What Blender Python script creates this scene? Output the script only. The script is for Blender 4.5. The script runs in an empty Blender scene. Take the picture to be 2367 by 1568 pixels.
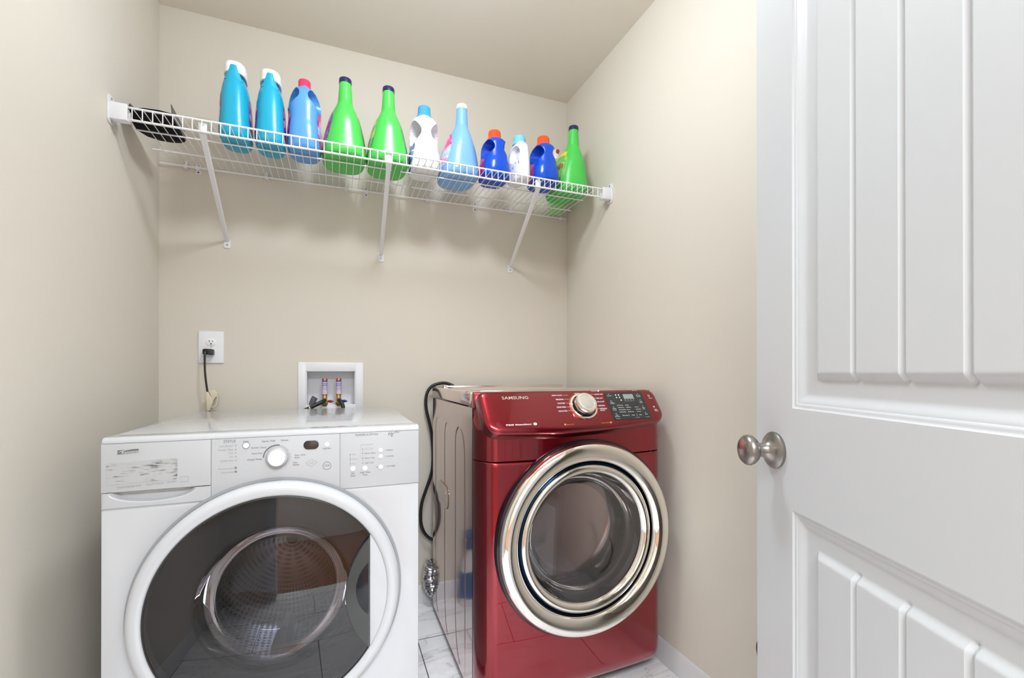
import bpy, bmesh, math, random
from mathutils import Vector, Matrix
random.seed(7)
S = bpy.context.scene
COL = S.collection
PI = math.pi

# ------------------------------------------------------------------ camera, world, lights
CAM_H = 1.0626
cam = bpy.data.cameras.new('camera')
cam.sensor_width = 36.0
cam.lens = 1042.0 / 2367.0 * 36.0
cam.shift_y = (859.3 - 784.0) / 2367.0
cam.clip_start = 0.02
camo = bpy.data.objects.new('camera', cam)
camo.location = (0, 0, CAM_H)
camo.rotation_euler = (PI / 2 + 0.0023, 0.0, -0.3711)
COL.objects.link(camo)
S.camera = camo
w = bpy.data.worlds.new('world')
S.world = w
w.use_nodes = True
w.node_tree.nodes['Background'].inputs[0].default_value = (0.9, 0.95, 1, 1)
w.node_tree.nodes['Background'].inputs[1].default_value = 0.3
S.view_settings.view_transform = 'Standard'
S.view_settings.look = 'None'
S.view_settings.exposure = 0.42
S.view_settings.gamma = 1.0
S.view_settings.use_curve_mapping = False
LAMP_X, LAMP_Y = 0.245, 1.03
CEIL = 2.4746
DOME_STRENGTH = 70.0
HALL_POWER = 118.0
def area(name, loc, size, power, color, rot=(0, 0, 0)):
    l = bpy.data.lights.new(name, 'AREA')
    l.shape = 'RECTANGLE'; l.size, l.size_y = size
    l.energy = power; l.color = color
    o = bpy.data.objects.new(name, l)
    o.location = loc; o.rotation_euler = rot
    COL.objects.link(o)
    return o
area('hall_fill_light', (0.1, -1.0, 2.43), (1.6, 0.9), HALL_POWER, (0.875, 0.945, 1.02))  # unseen area light added in the hall to fill the room through the doorway

# ------------------------------------------------------------------ materials
def lin(c):
    c = c / 255.0
    return c / 12.92 if c <= 0.04045 else ((c + 0.055) / 1.055) ** 2.4
def rgb(r, g, b): return (lin(r), lin(g), lin(b), 1)
def mat(name, color, rough=0.5, metal=0.0, coat=0.0, bump=0.0, bscale=200, var=0.0, ior=1.5, coat_ior=1.5, spec=0.5, sss=0.0, stretch=None):
    m = bpy.data.materials.new(name); m.use_nodes = True
    nt = m.node_tree; b = nt.nodes['Principled BSDF']
    if len(color) == 3: color = (*color, 1)
    b.inputs['Base Color'].default_value = color
    b.inputs['Roughness'].default_value = rough
    b.inputs['Metallic'].default_value = metal
    b.inputs['IOR'].default_value = ior
    b.inputs['Coat Weight'].default_value = coat
    b.inputs['Coat IOR'].default_value = coat_ior
    b.inputs['Coat Roughness'].default_value = 0.02
    b.inputs['Specular IOR Level'].default_value = spec
    tc = nt.nodes.new('ShaderNodeTexCoord')
    no = nt.nodes.new('ShaderNodeTexNoise'); no.inputs['Scale'].default_value = bscale
    no.inputs['Detail'].default_value = 3
    if stretch:
        mp = nt.nodes.new('ShaderNodeMapping'); mp.inputs['Scale'].default_value = stretch
        nt.links.new(tc.outputs['Object'], mp.inputs[0]); nt.links.new(mp.outputs[0], no.inputs['Vector'])
    else:
        nt.links.new(tc.outputs['Object'], no.inputs['Vector'])
    if var > 0:
        mx = nt.nodes.new('ShaderNodeMix'); mx.data_type = 'RGBA'
        mx.inputs[6].default_value = tuple(c * (1 - var) for c in color[:3]) + (1,)
        mx.inputs[7].default_value = tuple(min(1, c * (1 + var)) for c in color[:3]) + (1,)
        nt.links.new(no.outputs[0], mx.inputs[0]); nt.links.new(mx.outputs[2], b.inputs['Base Color'])
    if bump > 0:
        bp = nt.nodes.new('ShaderNodeBump'); bp.inputs['Strength'].default_value = bump
        bp.inputs['Distance'].default_value = 0.001
        nt.links.new(no.outputs[0], bp.inputs['Height']); nt.links.new(bp.outputs[0], b.inputs['Normal'])
    return m
def thin_glass(name, tint, gloss_rough=0.0, ior=1.5, boost=1.0):
    m = bpy.data.materials.new(name); m.use_nodes = True
    nt = m.node_tree; nt.nodes.clear()
    out = nt.nodes.new('ShaderNodeOutputMaterial'); mx = nt.nodes.new('ShaderNodeMixShader')
    tr = nt.nodes.new('ShaderNodeBsdfTransparent'); tr.inputs[0].default_value = (*tint, 1)
    gl = nt.nodes.new('ShaderNodeBsdfGlossy'); gl.inputs['Roughness'].default_value = gloss_rough
    fr = nt.nodes.new('ShaderNodeFresnel'); fr.inputs[0].default_value = ior
    mu = nt.nodes.new('ShaderNodeMath'); mu.operation = 'MULTIPLY'; mu.inputs[1].default_value = boost; mu.use_clamp = True
    nt.links.new(fr.outputs[0], mu.inputs[0]); nt.links.new(mu.outputs[0], mx.inputs[0])
    nt.links.new(tr.outputs[0], mx.inputs[1]); nt.links.new(gl.outputs[0], mx.inputs[2])
    nt.links.new(mx.outputs[0], out.inputs[0])
    return m
def emit(name, color, strength):
    m = bpy.data.materials.new(name); m.use_nodes = True
    b = m.node_tree.nodes['Principled BSDF']
    b.inputs['Base Color'].default_value = (*color, 1)
    b.inputs['Emission Color'].default_value = (*color, 1)
    b.inputs['Emission Strength'].default_value = strength
    return m
M = {}
M['wall'] = mat('wall_paint', rgb(215, 208, 196), 0.62, bump=0.12, bscale=260, spec=0.3)
M['ceil'] = mat('ceiling_paint', rgb(236, 228, 216), 0.9, bump=0.12, bscale=180, spec=0.1)
M['trim'] = mat('trim_paint', (0.68, 0.68, 0.69), 0.3)
M['door'] = mat('door_paint', (0.575, 0.585, 0.60), 0.42, bump=0.03, bscale=90)
M['wire'] = mat('vinyl_coated_wire', (0.85, 0.85, 0.86), 0.35)
M['plastic'] = mat('white_plastic', (0.80, 0.80, 0.83), 0.35)
M['enamel'] = mat('white_enamel', (0.535, 0.54, 0.555), 0.16, coat=0.3)
M['washplast'] = mat('white_console_plastic', (0.475, 0.48, 0.49), 0.28)
M['gap'] = mat('panel_gap_grey', (0.25, 0.25, 0.26), 0.6)
M['graytrim'] = mat('grey_door_band', (0.30, 0.30, 0.31), 0.5)
M['ink'] = mat('grey_print', (0.16, 0.16, 0.17), 0.5)
M['inklight'] = mat('light_grey_print', (0.36, 0.36, 0.37), 0.5)
M['silvergrey'] = mat('silver_grey_plastic', (0.42, 0.42, 0.43), 0.35)
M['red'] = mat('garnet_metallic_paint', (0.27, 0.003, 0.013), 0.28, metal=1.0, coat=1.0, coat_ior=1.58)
M['redside'] = mat('garnet_side_with_wall_reflection', (0.56, 0.43, 0.41), 0.12, metal=0.9, coat=0.6, coat_ior=1.6)  # taupe is the beige wall's reflection mixed into the garnet colour
M['redtop'] = mat('garnet_top_with_wall_reflection', (0.74, 0.60, 0.56), 0.12, metal=0.9, coat=0.6, coat_ior=1.6)  # lighter copy of the side, with the back wall's reflection in its colour
M['black'] = mat('black_rubber', (0.012, 0.012, 0.014), 0.4)
M['blackgloss'] = mat('black_gloss_plastic', (0.008, 0.008, 0.012), 0.12)
M['pad'] = mat('charcoal_key_pad', (0.022, 0.024, 0.026), 0.3)
M['chrome'] = mat('chrome', (0.95, 0.92, 0.87), 0.03, metal=1.0)
M['blue_reflection'] = mat('dark_blue_painted_reflection', (0.03, 0.10, 0.22), 0.12, metal=0.9)  # colour of a blue reflection in the chrome groove
M['nickel'] = mat('brushed_nickel', (0.33, 0.305, 0.285), 0.30, metal=1.0, bump=0.05, bscale=60, stretch=(1, 1, 20))
M['dks'] = mat('dark_screw', (0.06, 0.06, 0.06), 0.4)
M['steel'] = mat('screw_steel', (0.5, 0.5, 0.5), 0.3, metal=1.0)
M['silverpad'] = mat('satin_silver', (0.72, 0.69, 0.63), 0.3, metal=0.7)
M['lcd'] = mat('display_grey', (0.32, 0.34, 0.35), 0.3)
M['whiteink'] = mat('white_print', (0.85, 0.82, 0.84), 0.5)
M['orangeink'] = mat('orange_print', (0.85, 0.28, 0.05), 0.5)
M['copper'] = mat('copper_pipe', (0.45, 0.20, 0.09), 0.3, metal=0.9)
M['brass'] = mat('brass', (0.62, 0.42, 0.14), 0.28, metal=0.9)
M['foil'] = mat('crinkled_foil', (0.75, 0.75, 0.76), 0.22, metal=1.0, bump=1.0, bscale=40)
M['tag'] = mat('ivory_plastic', rgb(214, 203, 178), 0.45)
M['browncord'] = mat('brown_black_cord', (0.02, 0.013, 0.01), 0.35)
M['greyplast'] = mat('grey_pvc', (0.12, 0.12, 0.13), 0.4)
M['tubgrey'] = mat('dark_grey_door_liner', (0.045, 0.046, 0.052), 0.45)
M['drumgrey'] = mat('drum_grey', (0.50, 0.51, 0.55), 0.35, metal=0.3)
M['glass_dark'] = thin_glass('smoked_glass', (0.55, 0.54, 0.59), ior=1.5, boost=1.8)
M['glass_bowl'] = thin_glass('bowl_glass', (0.80, 0.82, 0.84), ior=1.45, boost=1.2)
M['bowl_clear'] = thin_glass('clear_bowl_glass', (0.93, 0.94, 0.96), ior=1.45, boost=1.2)
M['glass_clear'] = thin_glass('dryer_glass', (0.93, 0.94, 0.97), ior=1.5, boost=3.2)
M['dome'] = emit('lit_glass_dome', (0.875, 0.945, 1.02), DOME_STRENGTH)
M['wood'] = mat('hall_wood_floor', rgb(140, 92, 60), 0.35, var=0.4, bscale=6, stretch=(1, 12, 1))

def perforated():
    m = bpy.data.materials.new('perforated_steel_drum'); m.use_nodes = True
    nt = m.node_tree; b = nt.nodes['Principled BSDF']
    b.inputs['Metallic'].default_value = 0.85; b.inputs['Roughness'].default_value = 0.25
    uv = nt.nodes.new('ShaderNodeUVMap')
    mp = nt.nodes.new('ShaderNodeMapping'); mp.inputs['Scale'].default_value = (110, 28, 1)
    v = nt.nodes.new('ShaderNodeTexVoronoi'); v.inputs['Scale'].default_value = 1.0; v.inputs['Randomness'].default_value = 0.0
    r = nt.nodes.new('ShaderNodeValToRGB')
    r.color_ramp.elements[0].position = 0.26; r.color_ramp.elements[0].color = (0.02, 0.02, 0.02, 1)
    r.color_ramp.elements[1].position = 0.34; r.color_ramp.elements[1].color = (0.45, 0.45, 0.47, 1)
    nt.links.new(uv.outputs[0], mp.inputs[0]); nt.links.new(mp.outputs[0], v.inputs['Vector'])
    nt.links.new(v.outputs['Distance'], r.inputs[0]); nt.links.new(r.outputs[0], b.inputs['Base Color'])
    return m
M['perf'] = perforated()

def tile_mat():
    m = bpy.data.materials.new('white_marble_tile'); m.use_nodes = True
    nt = m.node_tree; b = nt.nodes['Principled BSDF']
    b.inputs['Roughness'].default_value = 0.16
    tc = nt.nodes.new('ShaderNodeTexCoord')
    mp = nt.nodes.new('ShaderNodeMapping')
    mp.inputs['Location'].default_value = (0.310, -1.806 + 0.305 * 10, 0)
    nt.links.new(tc.outputs['Object'], mp.inputs[0])
    br = nt.nodes.new('ShaderNodeTexBrick')
    br.inputs['Scale'].default_value = 1.0
    br.inputs['Brick Width'].default_value = 0.61; br.inputs['Row Height'].default_value = 0.305
    br.inputs['Mortar Size'].default_value = 0.0022; br.inputs['Mortar Smooth'].default_value = 0.1
    br.inputs['Color1'].default_value = (1, 1, 1, 1); br.inputs['Color2'].default_value = (0.93, 0.93, 0.94, 1)
    br.inputs['Mortar'].default_value = (0.16, 0.15, 0.15, 1)
    nt.links.new(mp.outputs[0], br.inputs['Vector'])
    # veins
    rot = nt.nodes.new('ShaderNodeMapping'); rot.inputs['Rotation'].default_value = (0, 0, 0.35)
    rot.inputs['Scale'].default_value = (1.2, 4.2, 1)
    nt.links.new(tc.outputs['Object'], rot.inputs[0])
    n1 = nt.nodes.new('ShaderNodeTexNoise'); n1.inputs['Scale'].default_value = 2.2; n1.inputs['Detail'].default_value = 8
    n1.inputs['Distortion'].default_value = 1.4
    nt.links.new(rot.outputs[0], n1.inputs['Vector'])
    r = nt.nodes.new('ShaderNodeValToRGB'); e = r.color_ramp.elements
    e[0].position = 0.40; e[0].color = (0.95, 0.94, 0.94, 1)
    e[1].position = 0.62; e[1].color = (0.90, 0.89, 0.895, 1)
    x = r.color_ramp.elements.new(0.49); x.color = (0.84, 0.82, 0.83, 1)
    x = r.color_ramp.elements.new(0.50); x.color = (0.60, 0.58, 0.59, 1)
    x = r.color_ramp.elements.new(0.512); x.color = (0.88, 0.87, 0.87, 1)
    nt.links.new(n1.outputs[0], r.inputs[0])
    mx = nt.nodes.new('ShaderNodeMix'); mx.data_type = 'RGBA'; mx.blend_type = 'MULTIPLY'; mx.inputs[0].default_value = 1
    nt.links.new(br.outputs['Color'], mx.inputs[6]); nt.links.new(r.outputs[0], mx.inputs[7])
    nt.links.new(mx.outputs[2], b.inputs['Base Color'])
    bp = nt.nodes.new('ShaderNodeBump'); bp.inputs['Strength'].default_value = 0.4; bp.inputs['Distance'].default_value = 0.001
    bp.invert = True
    nt.links.new(br.outputs['Fac'], bp.inputs['Height']); nt.links.new(bp.outputs[0], b.inputs['Normal'])
    return m
M['tile'] = tile_mat()

# ------------------------------------------------------------------ mesh helpers
def V(*a): return Vector(a)
def box(bm, x0, x1, y0, y1, z0, z1, bev=0.0, seg=2):
    t = bmesh.new()
    vs = [t.verts.new((x, y, z)) for x in (x0, x1) for y in (y0, y1) for z in (z0, z1)]
    for f in ((0, 1, 3, 2), (4, 6, 7, 5), (0, 4, 5, 1), (2, 3, 7, 6), (0, 2, 6, 4), (1, 5, 7, 3)):
        t.faces.new([vs[i] for i in f])
    if bev > 0:
        bmesh.ops.bevel(t, geom=list(t.edges), offset=bev, segments=seg, profile=0.5, affect='EDGES')
    merge(bm, t)
def merge(bm, t, mtx=None):
    if mtx is not None: t.transform(mtx)
    me = bpy.data.meshes.new('tmp'); t.to_mesh(me); t.free(); bm.from_mesh(me); bpy.data.meshes.remove(me)
def frame(d, up=None):
    d = d.normalized()
    u = up or (V(0, 0, 1) if abs(d.z) < 0.9 else V(1, 0, 0))
    a = u.cross(d).normalized(); b = d.cross(a).normalized()
    return a, b
def tube(bm, pts, r, seg=8, caps=True, closed=False):
    pts = [Vector(p) for p in pts]
    n = len(pts); rings = []
    rr = r if isinstance(r, (list, tuple)) else [r] * n
    a = None
    for i, p in enumerate(pts):
        if closed: d = (pts[(i + 1) % n] - pts[i - 1])
        else: d = pts[min(i + 1, n - 1)] - pts[max(i - 1, 0)]
        d.normalize()
        if a is None: a, b = frame(d)
        else:
            a = (a - d * a.dot(d)).normalized(); b = d.cross(a)
        rings.append([bm.verts.new(p + (a * math.cos(2 * PI * k / seg) + b * math.sin(2 * PI * k / seg)) * rr[i]) for k in range(seg)])
    m = n if closed else n - 1
    for i in range(m):
        A, B = rings[i], rings[(i + 1) % n]
        for k in range(seg):
            bm.faces.new((A[k], A[(k + 1) % seg], B[(k + 1) % seg], B[k]))
    if caps and not closed:
        bm.faces.new(rings[0][::-1]); bm.faces.new(rings[-1])
def spline(pts, n=8):
    P = [Vector(p) for p in pts]; out = []
    for i in range(len(P) - 1):
        p0 = P[max(i - 1, 0)]; p1 = P[i]; p2 = P[i + 1]; p3 = P[min(i + 2, len(P) - 1)]
        for k in range(n):
            t = k / n
            out.append(0.5 * ((2 * p1) + (p2 - p0) * t + (2 * p0 - 5 * p1 + 4 * p2 - p3) * t * t + (3 * p1 - p0 - 3 * p2 + p3) * t ** 3))
    out.append(P[-1]); return out
def lathe(bm, prof, center, axis, seg=64, cap0=False, cap1=False, closed=False):
    """prof: list of (r, h) along axis from center"""
    ax = Vector(axis).normalized(); a, b = frame(ax); c = Vector(center); rings = []
    for r, h in prof:
        if r < 1e-6: rings.append([bm.verts.new(c + ax * h)])
        else: rings.append([bm.verts.new(c + ax * h + (a * math.cos(2 * PI * k / seg) + b * math.sin(2 * PI * k / seg)) * r) for k in range(seg)])
    m = len(rings) if closed else len(rings) - 1
    for i in range(m):
        A, B = rings[i], rings[(i + 1) % len(rings)]
        for k in range(seg):
            k2 = (k + 1) % seg
            if len(A) == 1 and len(B) == 1: continue
            if len(A) == 1: bm.faces.new((A[0], B[k2], B[k]))
            elif len(B) == 1: bm.faces.new((A[k], A[k2], B[0]))
            else: bm.faces.new((A[k], A[k2], B[k2], B[k]))
    if cap0 and len(rings[0]) > 1: bm.faces.new(rings[0][::-1])
    if cap1 and len(rings[-1]) > 1: bm.faces.new(rings[-1])
def grid(bm, F, us, vs, close_u=False):
    g = [[bm.verts.new(F(u, v)) for v in vs] for u in us]
    m = len(us) if close_u else len(us) - 1
    for i in range(m):
        for j in range(len(vs) - 1):
            i2 = (i + 1) % len(us)
            bm.faces.new((g[i][j], g[i2][j], g[i2][j + 1], g[i][j + 1]))
    return g
def prism(bm, poly, to3, t0, t1, bev=0.0):
    """poly 2-d outline; to3(a,b,t) -> point"""
    t = bmesh.new()
    A = [t.verts.new(to3(a, b, t0)) for a, b in poly]; B = [t.verts.new(to3(a, b, t1)) for a, b in poly]
    n = len(poly)
    fa = t.faces.new(A); fb = t.faces.new(B[::-1])
    for i in range(n): t.faces.new((A[i], B[i], B[(i + 1) % n], A[(i + 1) % n]))
    bmesh.ops.recalc_face_normals(t, faces=list(t.faces))
    if bev > 0:
        es = list(set(list(fa.edges)))
        bmesh.ops.bevel(t, geom=es, offset=bev, segments=2, profile=0.5, affect='EDGES')
    merge(bm, t)
XZ = lambda a, b, t: V(a, t, b)     # polygon in the x-z plane, thickness along y
XY = lambda a, b, t: V(a, b, t)
def rrect(x0, x1, z0, z1, r, n=5):
    out = []
    for cx, cz, s in ((x1 - r, z1 - r, 0), (x0 + r, z1 - r, 1), (x0 + r, z0 + r, 2), (x1 - r, z0 + r, 3)):
        for k in range(n + 1):
            a = (s + k / n) * PI / 2
            out.append((cx + r * math.cos(a), cz + r * math.sin(a)))
    return out
def ellipse(cx, cz, rx, rz, n=32, a0=0, a1=2 * PI, full=True):
    m = n if full else n + 1
    return [(cx + rx * math.cos(a0 + (a1 - a0) * k / n), cz + rz * math.sin(a0 + (a1 - a0) * k / n)) for k in range(m)]
def smooth(e0, e1, x):
    if e0 == e1: return 0.0 if x < e0 else 1.0
    t = max(0, min(1, (x - e0) / (e1 - e0))); return t * t * (3 - 2 * t)

def obj(name, bm, m, parent=None, ang=35, recalc=True, label=None, shift=True, **props):
    if recalc: bmesh.ops.recalc_face_normals(bm, faces=list(bm.faces))
    if m.name in ('smoked_glass', 'dryer_glass') and sum(f.normal.y * f.calc_area() for f in bm.faces) > 0:
        bmesh.ops.reverse_faces(bm, faces=list(bm.faces))
    me = bpy.data.meshes.new(name)
    root = parent
    while root is not None and root.parent is not None: root = root.parent
    if shift and root is not None:
        bm.transform(Matrix.Translation(-Vector(root.location)))
    bm.to_mesh(me); bm.free()
    me.materials.append(m)
    if ang:
        me.shade_smooth(); me.set_sharp_from_angle(angle=math.radians(ang))
    o = bpy.data.objects.new(name, me); COL.objects.link(o)
    if parent is not None: o.parent = parent
    if label: o['label'] = label
    for k, v in props.items(): o[k] = v
    return o
def thing(name, label, cat, loc=(0, 0, 0), group=None):
    o = bpy.data.objects.new(name, None); COL.objects.link(o)
    o.location = loc; o.empty_display_size = 0.05
    o['label'] = label; o['category'] = cat
    if group: o['group'] = group
    return o
def struct(name, bm, m, **k):
    o = obj(name, bm, m, **k); o['kind'] = 'structure'
    return o
def BX(*a, **k):
    bm = bmesh.new(); box(bm, *a, **k); return bm
_txt = {}
def text(bm, s, pos, size, ux=(1, 0, 0), uz=(0, 0, 1), align='LEFT', shear=0.0, width=None, bold=0.0, cond=1.0):
    """flat lettering: lower-left (or centre / right) of the line at pos, cap height ~ size"""
    key = (s, align, shear, bold)
    if key not in _txt:
        c = bpy.data.curves.new('t', 'FONT'); c.body = s; c.size = 1.0; c.resolution_u = 2
        c.align_x = align; c.shear = shear; c.offset = bold
        o = bpy.data.objects.new('t', c); COL.objects.link(o)
        bpy.context.view_layer.update()
        me = bpy.data.meshes.new_from_object(o.evaluated_get(bpy.context.evaluated_depsgraph_get()))
        vs = [v.co.copy() for v in me.vertices]; fs = [tuple(p.vertices) for p in me.polygons]
        bpy.data.objects.remove(o); bpy.data.curves.remove(c); bpy.data.meshes.remove(me)
        _txt[key] = (vs, fs)
    vs, fs = _txt[key]
    k = size / 0.69
    kx = k * cond
    if width:
        wd = max(v.x for v in vs) - min(v.x for v in vs); kx = width / wd
    ux = Vector(ux).normalized(); uz = Vector(uz).normalized(); p = Vector(pos)
    nv = [bm.verts.new(p + ux * (v.x * kx) + uz * (v.y * k)) for v in vs]
    for f in fs:
        try: bm.faces.new([nv[i] for i in f])
        except ValueError: pass

# ------------------------------------------------------------------ room shell
D = 2.096; XL = -0.6335; XR = 1.1238; YF = -0.035
# floor
struct('floor', BX(XL - 0.1, XR + 0.1, YF - 0.12, D + 0.1, -0.05, 0.0), M['tile'], ang=0)
struct('ceiling', BX(XL - 0.1, XR + 0.1, YF - 0.12, D + 0.1, CEIL, CEIL + 0.05), M['ceil'], ang=0)
# back wall with the opening of the recessed box
bx0, bx1, bz0, bz1 = -0.120, 0.077, 0.905, 1.070
bm = bmesh.new()
for a in ((XL - 0.1, bx0, 0, CEIL), (bx1, XR + 0.1, 0, CEIL), (bx0, bx1, 0, bz0), (bx0, bx1, bz1, CEIL)):
    box(bm, a[0], a[1], D, D + 0.1, a[2], a[3])
bmesh.ops.remove_doubles(bm, verts=list(bm.verts), dist=1e-5)
struct('wall_back', bm, M['wall'], ang=0)
struct('wall_left', BX(XL - 0.1, XL, YF - 0.12, D, 0, CEIL), M['wall'], ang=0)
struct('wall_right', BX(XR, XR + 0.1, YF - 0.12, D, 0, CEIL), M['wall'], ang=0)
# front wall with the doorway (the camera stands in it)
OX0, OX1, OZ = -0.262, 0.532, 2.05
bm = bmesh.new()
box(bm, XL, OX0, YF - 0.12, YF, 0, CEIL); box(bm, OX1, XR, YF - 0.12, YF, 0, CEIL); box(bm, OX0, OX1, YF - 0.12, YF, OZ, CEIL)
struct('wall_front', bm, M['wall'], ang=0)
bm = bmesh.new()
box(bm, OX0 - 0.06, OX0, YF, YF + 0.012, 0, OZ + 0.06); box(bm, OX1 + 0.045, OX1 + 0.1, YF, YF + 0.012, 0, OZ + 0.06)
box(bm, OX0 - 0.06, OX1 + 0.1, YF, YF + 0.012, OZ + 0.03, OZ + 0.09)
struct('trim_1', bm, M['trim'], ang=0)
# hall behind the doorway
bm = bmesh.new(); box(bm, -1.6, 1.9, -2.4, YF - 0.12, -0.05, 0.0); struct('floor_hall', bm, M['wood'], ang=0)
bm = bmesh.new(); box(bm, -1.6, 1.9, -2.4, YF - 0.12, CEIL, CEIL + 0.05); struct('ceiling_hall', bm, M['ceil'], ang=0)
bm = bmesh.new()
box(bm, -1.7, -1.6, -2.4, YF - 0.12, 0, CEIL); box(bm, 1.9, 2.0, -2.4, YF - 0.12, 0, CEIL); box(bm, -1.6, 1.9, -2.5, -2.4, 0, CEIL)
struct('wall_hall', bm, M['wall'], ang=0)

# baseboards with a moulded profile
def baseboard(name, p0, p1, inward):
    prof = [(0, 0), (0.013, 0), (0.013, 0.045), (0.011, 0.052), (0.0095, 0.060), (0.0075, 0.066), (0.0065, 0.072), (0.003, 0.078), (0, 0.080)]
    bm = bmesh.new(); inv = Vector(inward)
    A = [bm.verts.new(Vector(p0) + inv * d + V(0, 0, z)) for d, z in prof]
    B = [bm.verts.new(Vector(p1) + inv * d + V(0, 0, z)) for d, z in prof]
    n = len(prof)
    for i in range(n): bm.faces.new((A[i], A[(i + 1) % n], B[(i + 1) % n], B[i]))
    bm.faces.new(A); bm.faces.new(B)
    struct(name, bm, M['trim'], ang=25)
baseboard('baseboard_back', (XL, D, 0), (XR, D, 0), (0, -1, 0))
baseboard('baseboard_right', (XR, YF, 0), (XR, D - 0.013, 0), (-1, 0, 0))
baseboard('baseboard_left', (XL, YF, 0), (XL, D - 0.013, 0), (1, 0, 0))

# ------------------------------------------------------------------ ceiling lamp (the lamp of the room, above the view)
t = thing('ceiling_light', 'flush round ceiling lamp with lit white glass dome', 'ceiling light', (LAMP_X, LAMP_Y, CEIL))
bm = bmesh.new(); lathe(bm, [(0.0, 0), (0.13, 0), (0.135, -0.015), (0.12, -0.03), (0, -0.03)], (LAMP_X, LAMP_Y, CEIL), (0, 0, 1), 48)
obj('lamp_base', bm, M['nickel'], t)
bm = bmesh.new(); lathe(bm, [(0.105, -0.03), (0.112, -0.06), (0.108, -0.09), (0.088, -0.115), (0.05, -0.132), (0, -0.138)], (LAMP_X, LAMP_Y, CEIL), (0, 0, 1), 48)
obj('glass_dome', bm, M['dome'], t)

# ------------------------------------------------------------------ the open door
P0 = V(0.7996, 0.6761, 0); DR = V(-0.3692, -0.9293, 0).normalized(); DN = V(0.9293, -0.3692, 0).normalized()  # DN points behind the door
DW, DT = 0.762, 0.035
def dpt(s, z, dep=0.0): return P0 + DR * s + DN * dep + V(0, 0, z)
PAN = [(0.117, 0.645, 0.999, 1.90), (0.117, 0.645, 0.20, 0.818)]
GRV = [0.2585, 0.3420, 0.4270, 0.5110]
def ddepth(s, z):
    for s0, s1, z0, z1 in PAN:
        d = min(s - s0, s1 - s, z - z0, z1 - z)
        if d <= 0: continue
        dep = 0.0025 * smooth(0, 0.003, d) + 0.0020 * smooth(0.007, 0.010, d) + 0.0065 * smooth(0.010, 0.027, d)
        dep -= 0.0085 * smooth(0.050, 0.064, d)
        if d > 0.045:
            for g in GRV:
                q = abs(s - g)
                if q < 0.006: dep += 0.0045 * (1 - q / 0.006) * smooth(0.048, 0.055, d)
        return dep
    return 0.0
ss = set([0, DW])
for e in (0.117, 0.645):
    for k in range(0, 72, 3): ss.add(round(e + (k * 0.001 if e < 0.4 else -k * 0.001), 4))
for g in GRV:
    for q in (-0.007, -0.006, -0.003, 0, 0.003, 0.006, 0.007): ss.add(round(g + q, 4))
for k in range(1, 30): ss.add(round(k * 0.025, 4))
zs = set([0.012, 2.03])
for a, b, z0, z1 in PAN:
    for k in range(0, 72, 2): zs.add(round(z0 + k * 0.001, 4)); zs.add(round(z1 - k * 0.001, 4))
for k in range(1, 30): zs.add(round(k * 0.07, 4))
ss = sorted(ss); zs = sorted(zs)
door = thing('door_1', 'x', 'x', tuple(P0)); del door['label']; del door['category']; door['kind'] = 'structure'
bm = bmesh.new()
grid(bm, lambda s, z: dpt(s, z, ddepth(s, z)), ss, zs)
box_pts = [dpt(0, 0.012), dpt(DW, 0.012), dpt(DW, 2.03), dpt(0, 2.03)]
bk = [p + DN * DT for p in box_pts]
A = [bm.verts.new(p) for p in box_pts]; B = [bm.verts.new(p) for p in bk]
bm.faces.new(B)
for i in range(4): bm.faces.new((A[i], A[(i + 1) % 4], B[(i + 1) % 4], B[i]))
obj('door_leaf', bm, M['door'], door, ang=28)
def knob(sgn, base):
    c = dpt(0.0655, 0.916, base); ax = -DN * sgn
    bm = bmesh.new()
    lathe(bm, [(0.0335, 0), (0.0345, 0.002), (0.0345, 0.006), (0.0315, 0.0095), (0.024, 0.0125), (0.0165, 0.018), (0.0135, 0.024), (0.0130, 0.032), (0.0135, 0.036), (0, 0.036)], c, ax, 64)
    kr = obj('door_knob', bm, M['nickel'], door)
    bm = bmesh.new()
    lathe(bm, [(0.0, 0.0355), (0.0145, 0.0355), (0.0165, 0.0375), (0.0225, 0.040), (0.0272, 0.0455), (0.0290, 0.0510), (0.0278, 0.0565), (0.0232, 0.0612), (0.0150, 0.0638), (0, 0.0645)], c, ax, 64)
    obj('knob_ball', bm, M['nickel'], kr)
knob(1, 0.0); knob(-1, DT)
for z in (0.25, 1.02, 1.80):
    bm = bmesh.new(); tube(bm, [dpt(DW + 0.006, z - 0.045, DT), dpt(DW + 0.006, z + 0.045, DT)], 0.006, 12)
    obj('hinge', bm, M['nickel'], door)

# ------------------------------------------------------------------ wire shelf
DECK = 1.867; RY = 1.692; RLOW = 1.829; BY = 2.083
sh = thing('wire_shelf', 'long white vinyl coated wire shelf mounted across the back wall with bottles on it', 'shelf', (0.25, D, DECK))
def rod(name, p0, p1, r):
    bm = bmesh.new(); tube(bm, [p0, p1], r, 10); return obj(name, bm, M['wire'], sh)
rod('front_rod', (XL + 0.04, RY, DECK - 0.0015), (XR - 0.04, RY, DECK - 0.0015), 0.0033)
rod('front_rod', (XL + 0.04, RY, RLOW), (XR - 0.04, RY, RLOW), 0.0036)
rod('back_rod', (XL + 0.006, BY, DECK - 0.005), (XR - 0.012, BY, DECK - 0.005), 0.0033)
rod('cross_rod', (XL + 0.02, 1.827, DECK - 0.0055), (0.202, 1.827, DECK - 0.0055), 0.0028)
rod('cross_rod', (0.235, 1.827, DECK - 0.0055), (XR - 0.06, 1.827, DECK - 0.0055), 0.0028)
rod('cross_rod', (XL + 0.02, 1.965, DECK - 0.0055), (0.28, 1.965, DECK - 0.0055), 0.0028)
rod('cross_rod', (0.30, 1.965, DECK - 0.0055), (XR - 0.05, 1.965, DECK - 0.0055), 0.0028)
bm = bmesh.new()
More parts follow.
